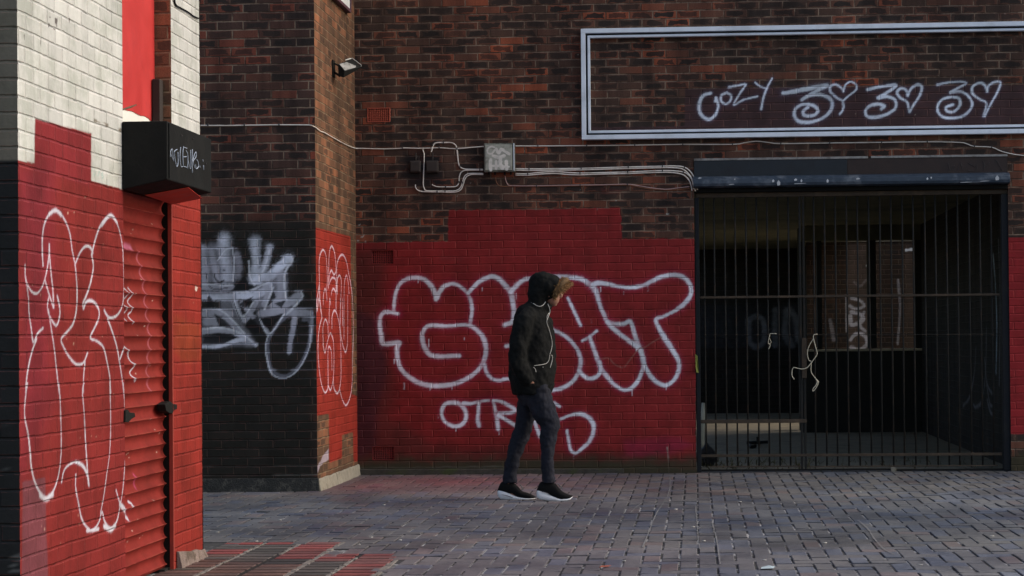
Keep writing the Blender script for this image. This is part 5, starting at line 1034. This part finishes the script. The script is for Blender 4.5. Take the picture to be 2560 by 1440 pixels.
loft(b, [(1325, 985, 24, .075, .085), (1313, 1035, 19, .068, .085), (1303, 1078, 16, .054, .085), (1288, 1115, 14, .048, .085), (1278, 1155, 11, .040, .085), (1270, 1200, 8, .032, .085), (1269, 1226, 6, .026, .085), (1286, 1239, 5, .026, .085), (1305, 1243, 3, .024, .085)])
per = b.build('person', M_skin, None, sm=True); fuse(per, .0055, 2)
tag(per, 'person walking right past the graffiti, black hooded jacket, dark jeans', 'person')
# jacket with the hood up
b = MB()
TOR = [(1352, 752, 22, .075, 0), (1343, 770, 33, .125, 0), (1336, 788, 45, .185, 0), (1332, 820, 52, .215, 0), (1332, 860, 56, .21, 0), (1331, 905, 58.5, .205, 0), (1330, 938, 58.5, .21, 0), (1331, 965, 54, .21, 0), (1332, 984, 48, .20, 0)]
loft(b, TOR, 28, .92)
loft(b, [(1335, 975, 42, .17, 0), (1338, 992, 34, .12, 0)], 20)
for s in (-1, 1):
    loft(b, [(1330, 783, 18, .06, s*.13), (1320, 800, 24, .082, s*.185), (1306, 850, 24, .078, s*.225), (1301, 898, 23, .072, s*.235), (1310, 925, 21, .066, s*.225), (1323, 944, 17, .055, s*.205), (1332, 955, 12.5, .043, s*.196)], 20)
loft(b, [(1345, 772, 25, .10, 0), (1346, 750, 27, .105, 0), (1350, 728, 31, .115, 0), (1357, 706, 34, .120, 0), (1362, 690, 26, .10, 0), (1364, 681, 12, .05, 0)], 24)
loft(b, [(1345, 722, 34, .10, 0), (1368, 718, 36, .118, 0), (1386, 716, 30, .112, 0), (1396, 716, 24, .098, 0)], 24)   # brow of the hood, points forward
loft(b, [(1352, 768, 20, .09, 0), (1368, 768, 15, .080, 0), (1379, 772, 9, .055, 0)], 20)                              # stand-up collar under the chin
jk = b.build('jacket', M_jack, per, sm=True); fuse(jk, .0085, 3, [(.10, .030), (.035, .012)])
# front of the hood, carved so that the face shows below the fur
# jeans
b = MB()
loft(b, [(1333, 950, 40, .15, 0), (1333, 972, 43, .160, 0), (1337, 992, 41, .150, 0), (1338, 1012, 30, .11, 0)], 24)
loft(b, [(1356, 954, 12, .04, -.150), (1355, 964, 20, .075, -.135), (1352, 978, 28, .095, -.110), (1350, 994, 33, .100, -.092), (1361, 1026, 31.5, .090, -.087), (1377, 1056, 25.5, .074, -.087), (1374, 1082, 21.5, .068, -.086), (1371, 1112, 18, .062, -.086), (1371, 1145, 16, .058, -.086), (1372.5, 1180, 15, .055, -.086), (1374, 1205, 16.5, .058, -.086)], 20)
loft(b, [(1326, 965, 30, .090, .08), (1323, 990, 30, .096, .085), (1313, 1036, 24, .086, .087), (1305, 1074, 23, .074, .087), (1294, 1104, 20.5, .068, .086), (1283, 1136, 18.3, .062, .086), (1277, 1165, 17.6, .058, .086), (1272.5, 1190, 17.5, .056, .086), (1273, 1210, 19, .058, .086)], 20)
jn = b.build('jeans', M_jean, per, sm=True); fuse(jn, .008, 2, [(.060, .024), (.022, .005)])
# creases pressed in behind the knees and at the ankles
# shoes
def shoe(dy, prof, name_label):
    """prof: stations along the foot: x, ground y, top-of-sole y, top-of-upper y, half width m"""
    P = cr(prof, 4); n = 14; so = MB(); up = MB()
    def ring(c, y0, y1, hw, flat):
        a = bp(c, y0, dy); t = bp(c, y1, dy); h = (t.z-a.z)/2; m = (a+t)/2; out = []
        for k in range(n):
            th = 2*math.pi*k/n; ex = .55 if flat else .85
            out.append(m+Vector((0, hw*abs(math.cos(th))**ex*math.copysign(1, math.cos(th)), h*abs(math.sin(th))**ex*math.copysign(1, math.sin(th)))))
        return out
    for B_, i0_, i1_, fl in ((so, 1, 2, True), (up, 2, 3, False)):
        R_ = []
        for c in P:
            lo = c[i0_]+(2.2 if not fl else 0)
            R_.append(ring(c[0], lo, min(c[i1_], lo-.6), c[4]*(1.0 if fl else .90), fl))
        vs = [q for r in R_ for q in r]; fs = []
        for i in range(len(R_)-1):
            for k in range(n): fs.append((i*n+k, i*n+(k+1) % n, (i+1)*n+(k+1) % n, (i+1)*n+k))
        fs += [tuple(range(n))[::-1], tuple(range((len(R_)-1)*n, len(R_)*n))]; B_.add(vs, fs)
    o = up.build('shoe', M_shoe, per, sm=True); o['label'] = name_label
    so.build('sole', M_sole, o, sm=True)
    return o
s1_ = shoe(.087, [(1240.5, 1236, 1231, 1230, .010), (1243, 1242, 1227.5, 1222, .026), (1250, 1250, 1228, 1208, .034), (1260, 1252, 1231, 1204, .037), (1272, 1252, 1235.5, 1204, .039), (1288, 1252, 1242, 1214, .043), (1302, 1251.5, 1245.5, 1229, .047), (1316, 1251, 1247, 1234, .048), (1328, 1250, 1247, 1239, .042), (1335, 1249, 1247, 1243, .028), (1338, 1247.5, 1246.5, 1245, .010)], 'trailing black running shoe with a white sole')
s2_ = shoe(-.087, [(1343.5, 1233, 1228, 1227, .010), (1346, 1241, 1223, 1218, .027), (1352, 1246, 1224, 1205, .034), (1362, 1248.5, 1228, 1200, .037), (1376, 1250, 1234.5, 1200, .039), (1390, 1250.5, 1240, 1206, .044), (1403, 1250.5, 1244.5, 1222, .048), (1416, 1250, 1244, 1231, .048), (1426, 1247, 1242.5, 1235, .040), (1431, 1243, 1240, 1236, .026), (1434, 1240, 1238.5, 1237, .010)], 'leading black running shoe with a white sole')
for so_, dx, dy_, L_ in ((s1_, 0, .087-.045, [(1297, 1213), (1302, 1218), (1306, 1226)]), (s2_, 0, -.087-.045, [(1394, 1206), (1402, 1212), (1409, 1221)])):
    b = MB(); b.tube([bp(x, y, dy_+.03) for x, y in L_], .004, 6); b.build('lace', plain('grey lace', (.12, .12, .12), .8), so_)
for so_, pts, dy_ in ((s2_, [(1353, 1226.5), (1362, 1227.5), (1372, 1231), (1380, 1236)], -.087-.036), (s1_, [(1252, 1237), (1266, 1240), (1280, 1245)], .087-.044)):
    b = MB(); b.tube([bp(x, y, dy_) for x, y in pts], [.001, .003, .003, .001][:len(pts)], 6); b.build('stripe', plain('grey stripe', (.22, .23, .26), .6), so_)
# fur along the hood opening
M_fur = N('light brown fur'); p = M_fur.obj(); M_fur.set(M_fur.b.inputs['Base Color'], M_fur.ramp(M_fur.noise(p, 55, 2), [(.3, (.10, .052, .022)), (.5, (.29, .165, .072)), (.7, (.52, .32, .15))])); M_fur.b.inputs['Roughness'].default_value = .9; M_fur = M_fur.m
b = MB(); top = bp(1409, 697); bot = bp(1379, 745); cen = (top+bot)/2; ax = (top-bot)/2; fwd = Vector((ax.z, 0, -ax.x)).normalized()
ri = random.Random(3)
for k in range(3600):
    th = ri.uniform(0, 2*math.pi); c_, s_ = math.cos(th), math.sin(th)
    base = cen+ax*c_*1.0+Vector((0, -.092*s_, 0))
    wdt = .42+.72*(.5+.5*c_)                       # fuller over the forehead
    base = base+fwd*ri.uniform(-.015, .062)*wdt + Vector((0, -.008*s_, 0))
    out = (ax.normalized()*c_*.35+Vector((0, -.45*s_, 0))+fwd*ri.uniform(-.1, 1.0)+Vector((ri.gauss(0, .30), ri.gauss(0, .30), ri.gauss(0, .30)))).normalized()
    L_ = ri.uniform(.012, .032)*(.45+.6*wdt); sd_ = out.cross(Vector((ri.gauss(0, 1), ri.gauss(0, 1), ri.gauss(0, 1)))).normalized()*ri.uniform(.0012, .0026); s2v = out.cross(sd_).normalized()*sd_.length
    tip = base+out*L_+Vector((0, 0, -.004)); b.add([base+sd_, base-sd_*.5+s2v*.87, base-sd_*.5-s2v*.87, tip], [(0, 1, 3), (1, 2, 3), (2, 0, 3)])
b.build('fur_trim', M_fur, jk)
b = MB(); R_ = []
for k in range(40):
    th = 2*math.pi*k/40; c_, s_ = math.cos(th), math.sin(th); wdt = .30+.70*(.5+.5*c_); R_.append((cen+ax*c_*.98+Vector((0, -.088*s_, 0))+fwd*.022*wdt, .008+.019*wdt))
b.tube([r[0] for r in R_]+[R_[0][0]], [r[1] for r in R_]+[R_[0][1]], 10, False); b.build('fur_lining', plain('dark fur base', (.14, .085, .042), .95, .5, 60, bump=.004), jk, sm=True)
# white earphone cord and jacket drawcords
T = cr(TOR, 6)
def surf(x, y):
    c = min(T, key=lambda q: abs(q[1]-y)); t = max(0, 1-((x-c[0])/max(c[2], 1))**2); return -(c[3]*math.sqrt(t))
X4 = (1200, 660, 4.5)
def cord(name, pts, r, mat, extra=.016):
    b = MB(); P = []
    for x, y in cr(pts, 6):
        X, Y_ = X4[0]+x/X4[2], X4[1]+y/X4[2]; P.append(bp(X, Y_, min(surf(X, Y_), -.07)-extra))
    b.tube(P, r*.62, 7); return b.build(name, mat, jk, sm=True)
M_wc = plain('white cord', (.44, .42, .39), .7, .1, 10)
cord('drawcord', [(585, 437), (620, 452), (655, 472), (690, 480), (722, 465), (742, 435), (748, 425)], .0050, M_wc, .020)
cord('drawcord', [(770, 450), (788, 490), (796, 540), (780, 600), (768, 655), (790, 730), (808, 800), (822, 880), (818, 950), (800, 1020), (790, 1080), (765, 1115), (720, 1128), (670, 1135), (635, 1140)], .0042, M_wc)
cord('drawcord', [(796, 540), (778, 570), (768, 600), (775, 630)], .0034, M_wc, .018)
cord('drawcord', [(812, 1022), (825, 1035), (824, 1080), (812, 1130), (804, 1165)], .0046, M_wc)
cord('drawcord', [(628, 1155), (648, 1175), (658, 1212)], .0040, M_wc, .03)
cord('drawcord', [(730, 1153), (733, 1160)], .0050, M_wc, .03)

# ------------------------------------------------------------------ light
S.world = bpy.data.worlds.new('World'); S.world.use_nodes = True
nt = S.world.node_tree; nt.nodes.clear(); o_ = nt.nodes.new('ShaderNodeOutputWorld'); bg = nt.nodes.new('ShaderNodeBackground'); sk = nt.nodes.new('ShaderNodeTexSky')
sk.sky_type = 'NISHITA'; sk.sun_disc = False
SD = Vector((-.80, -.06, -.60)).normalized()         # direction the light travels
sk.sun_elevation = math.asin(-SD.z); sk.sun_rotation = math.atan2(-SD.x, -SD.y); sk.air_density = 1.2; sk.dust_density = 3.0; sk.ozone_density = 1.0
nt.links.new(sk.outputs[0], bg.inputs[0]); nt.links.new(bg.outputs[0], o_.inputs[0]); bg.inputs[1].default_value = .15
sl = bpy.data.lights.new('sun', 'SUN'); sl.energy = 1.35; sl.angle = math.radians(50); sl.color = (1.0, .93, .82)
so = bpy.data.objects.new('sun', sl); C.objects.link(so); so.rotation_euler = SD.to_track_quat('-Z', 'Y').to_euler()
S.view_settings.view_transform = 'Standard'; S.view_settings.look = 'None'; S.view_settings.gamma = 1.0; S.view_settings.exposure = 0.43
S.render.engine = 'CYCLES'; S.cycles.max_bounces = 6; S.cycles.diffuse_bounces = 4
